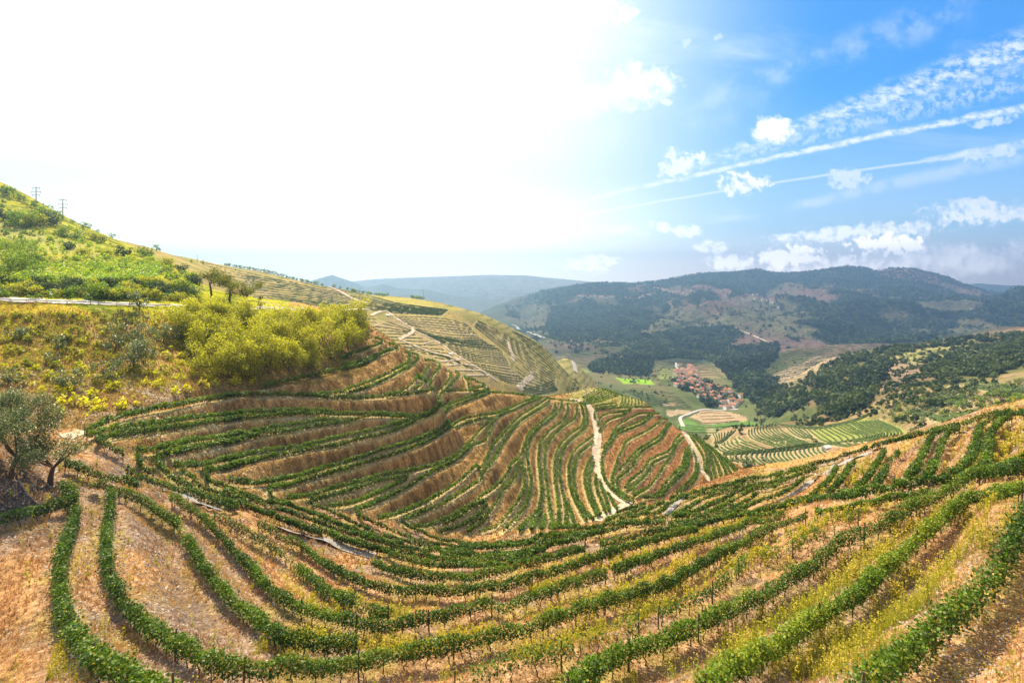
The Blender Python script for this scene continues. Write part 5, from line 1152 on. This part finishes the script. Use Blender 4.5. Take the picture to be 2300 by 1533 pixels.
# ------------------------------------------------------------------ grass, tall weeds and stones on the near ground
def spots(n_, y0, y1, keepf):
    s_ = rng.uniform(math.log(y0), math.log(y1), n_*2); u_ = rng.uniform(-1.12, 1.12, n_*2); y_ = np.exp(s_); x_ = u_*y_
    z_ = zat(x_, y_); pxv = CX+F*u_; pyv = HY-F*z_/y_; dm = bil(DM, US, SG, u_, s_)
    k_ = keepf(pxv, pyv, x_, y_, z_, dm); return np.c_[x_, y_, z_][k_][:n_], dm[k_][:n_]
def blades(P3, h, wd, nb, lean=.35):
    n_ = len(P3); P = np.repeat(P3, nb, 0); m_ = len(P); a = rng.random(m_)*6.283; l = rng.random(m_)*lean; hh = np.repeat(h, nb)*(.6+.6*rng.random(m_))
    o = np.c_[rng.normal(size=(m_, 2))*np.repeat(h, nb)[:, None]*.16, np.zeros(m_)]; w_ = np.repeat(wd, nb)*.5
    t = np.c_[np.cos(a)*w_, np.sin(a)*w_, np.zeros(m_)]; b = rng.random(m_)*6.283; tip = np.c_[np.cos(b)*l*hh, np.sin(b)*l*hh, hh]
    B = P+o; return np.stack([B-t, B+t, B+tip+t*.35, B+tip-t*.35], 1).reshape(-1, 3), m_
def field(name, P3, h, wd, nb, tint, mat, label, lean=.35):
    V, m_ = blades(P3, h, wd, nb, lean); tag(obj(name, mesh_np(name, V, np.arange(len(V)).reshape(-1, 4), M[mat], np.repeat(np.clip(np.repeat(tint, nb)+rng.normal(size=m_)*.13, 0, 1), 4))), label, name.replace('_', ' '), None, 'stuff')
nz = lambda P3, sc_, sd_: fbm(P3[:, 0]/sc_, P3[:, 1]/sc_, 3, sd_)
P3, dm = spots(46000, 14, 105, lambda a, b, x, y, z, d: (rng.random(len(a)) < .35+.9*sm(fbm(x/3.5, y/3.5, 3, 41), .42, .62)) & ~(onpathlike(x, y)) if False else (rng.random(len(a)) < .25+.9*sm(fbm(x/3.5, y/3.5, 3, 41), .42, .62)))
hh = np.clip(P3[:, 1]*.006, .12, .34); field('dry_grass', P3, hh*(.6+.8*nz(P3, 2.5, 9)), np.clip(P3[:, 1]*.0011, .018, .09), 5, nz(P3, 6, 43)*.9+.05, 'grass', 'dry straw-coloured grass over the near slope', .8)
M['straw'] = leafmat('straw_tussock', [(0, (.14, .09, .03)), (.4, (.36, .25, .08)), (.8, (.52, .40, .12)), (1, (.30, .30, .05))], .3, .8, .1, (1.1, 1.0, .8))
# rough tussocks on the banks of the spur and on the left bank
P3, dm = spots(60000, 66, 255, lambda a, b, x, y, z, d: (a < 1720) & (d > 1.2) & (b > 700) & (rng.random(len(a)) < .9))
field('bank_grass', P3, np.clip(P3[:, 1]*.0018, .14, .34)*(1+.9*(P3[:, 0] < -60)), np.clip(P3[:, 1]*.0013, .10, .26), 4, nz(P3, 5, 47)*.8-.1+.25*(P3[:, 0] < -60), 'straw', 'golden tussocks on the terrace banks and left bank', .7)
wz = [[(1500,1533),(1650,1400),(1800,1330),(2060,1130),(2300,1090),(2300,1180),(2130,1330),(1950,1533)], [(1100,1440),(1400,1330),(1650,1230),(1900,1150),(2050,1100),(1850,1210),(1600,1330),(1350,1450),(1150,1500)], [(550,1440),(700,1425),(950,1440),(1150,1410),(1400,1330),(1600,1220),(1560,1260),(1200,1450),(900,1480),(600,1480)],
      [(1150,1310),(1500,1190),(1900,1090),(1800,1140),(1500,1240),(1200,1340)], [(640,1330),(780,1340),(860,1370),(1000,1390),(900,1400),(720,1390)], [(2180,1010),(2300,960),(2300,1060),(2160,1090)], [(1700,1533),(1900,1440),(2100,1400),(2000,1533)], [(100,1533),(130,1450),(180,1533)], [(1850,1100),(1950,1040),(2000,1060),(1900,1100)]]
def inz(a, b):
    r_ = np.zeros(a.shape, bool)
    for q in wz: r_ |= inpoly(a, b, q)
    return r_
P3, dm = spots(13000, 14, 75, lambda a, b, x, y, z, d: (inz(a, b) | (rng.random(len(a)) < .05)) & (d > .3) & (rng.random(len(a)) < sm(fbm(x/2.2, y/2.2, 3, 55), .34, .54)))
n_ = len(P3); hh = rng.uniform(.5, 1.15, n_); nb = 16
st = np.repeat(P3, nb, 0); q = rng.random(n_*nb); hr_ = np.repeat(hh, nb); lean = np.repeat(rng.normal(size=(n_, 2))*.12, nb, 0)
rad = .05+.10*np.clip(q-.35, 0, 1)*(1.2-q)*3; a = rng.random(n_*nb)*6.283
L3 = st+np.c_[lean*(q*hr_)[:, None]+np.c_[np.cos(a), np.sin(a)]*(rad*hr_)[:, None], q*hr_]
ti = np.clip(.18+.65*q+np.repeat(nz(P3, 4, 57)-.5, nb)*.8+rng.normal(size=n_*nb)*.1, 0, 1)
V1 = leaf_quads(L3, np.clip(L3[:, 1]*.0028, .06, .16), up=0, elong=1.5); V2, m2 = blades(P3, hh*.95, np.clip(P3[:, 1]*.001, .015, .05), 3, .2)
V = np.r_[V1, V2]; me = mesh_np('tall_weeds', V, np.arange(len(V)).reshape(-1, 4), M['weed'], np.r_[np.repeat(ti, 4), np.full(m2*4, .25)])
tag(obj('tall_weeds', me), 'tall yellow-green weeds growing between the near vine rows', 'weeds', None, 'stuff')
# flat chips of schist
P3, dm = spots(26000, 14, 95, lambda a, b, x, y, z, d: rng.random(len(a)) < np.maximum(sm(fbm(x/5, y/5, 4, 61), .48, .62), ((a < 150) & (b < 1150) & (b > 1030))*1.0))
n_ = len(P3); sz = np.clip(P3[:, 1]*.0022, .05, .16)*(.4+1.1*rng.random(n_)**2); an = rng.random(n_)*6.283; tl = rng.normal(size=(n_, 2))*.35
cor = [(-1,-.6),(.8,-.8),(1,.7),(-.7,.8)]; Vs = []
for k, (a_, b_) in enumerate(cor):
    x_ = (a_*np.cos(an)-b_*np.sin(an))*sz; y_ = (a_*np.sin(an)+b_*np.cos(an))*sz; Vs.append(np.c_[P3[:, 0]+x_, P3[:, 1]+y_, P3[:, 2]-.02+x_*0]); Vs.append(np.c_[P3[:, 0]+x_*.8, P3[:, 1]+y_*.8, P3[:, 2]+sz*.45+x_*tl[:, 0]+y_*tl[:, 1]])
V = np.stack(Vs, 1).reshape(-1, 3); b8 = np.arange(n_)[:, None]*8
fc = np.array([(1,3,5,7),(0,2,3,1),(2,4,5,3),(4,6,7,5),(6,0,1,7)]); me = mesh_np('stones', V, (b8[:, :, None]+fc[None]).reshape(-1, 4), M['stone'])
tag(obj('stones', me), 'pale schist stones strewn over the near benches', 'stones', None, 'stuff')
print('ground cover', round(time.time()-T0, 1))
# ------------------------------------------------------------------ labels told apart by their place along the photograph
def number_from_left(group, base, tail='from the left'):
    lst = [o for o in sc.objects if o.get('group') == group and o.get('category') and (base is None or o['label'].startswith(base))]
    lst.sort(key=lambda o: o.location.x/max(o.location.y, 1))
    for i, o in enumerate(lst): o['label'] = f"{o['label']}, {ordn(i+1)} {tail}"
number_from_left('olive row on the distant ridge', None); number_from_left('pines on the mountain skyline', None); number_from_left('village houses', None); number_from_left('far mountain village houses', None); number_from_left('skyline trees at upper left', None)
for gname in {o['group'] for o in sc.objects if o.get('group', '').endswith('trees on the right-hand slope')}:
    for lb_ in {o['label'] for o in sc.objects if o.get('group') == gname}: number_from_left(gname, lb_)
# ------------------------------------------------------------------ haze
hm = bpy.data.materials.new('haze'); hm.use_nodes = True; hm.node_tree.nodes.clear(); b = NB(hm)
pv = b('ShaderNodeVolumePrincipled', {'Color': (.36, .63, 1.0), 'Density': 2.2e-4, 'Anisotropy': .62})
b('ShaderNodeOutputMaterial', {'Volume': pv.outputs[0]})
v, f = box(-24000, 24000, -600, 8900, -300, 620); hz_ = obj('haze', pyd('haze', v, f, hm)); tag(hz_, None, None, None, 'stuff')
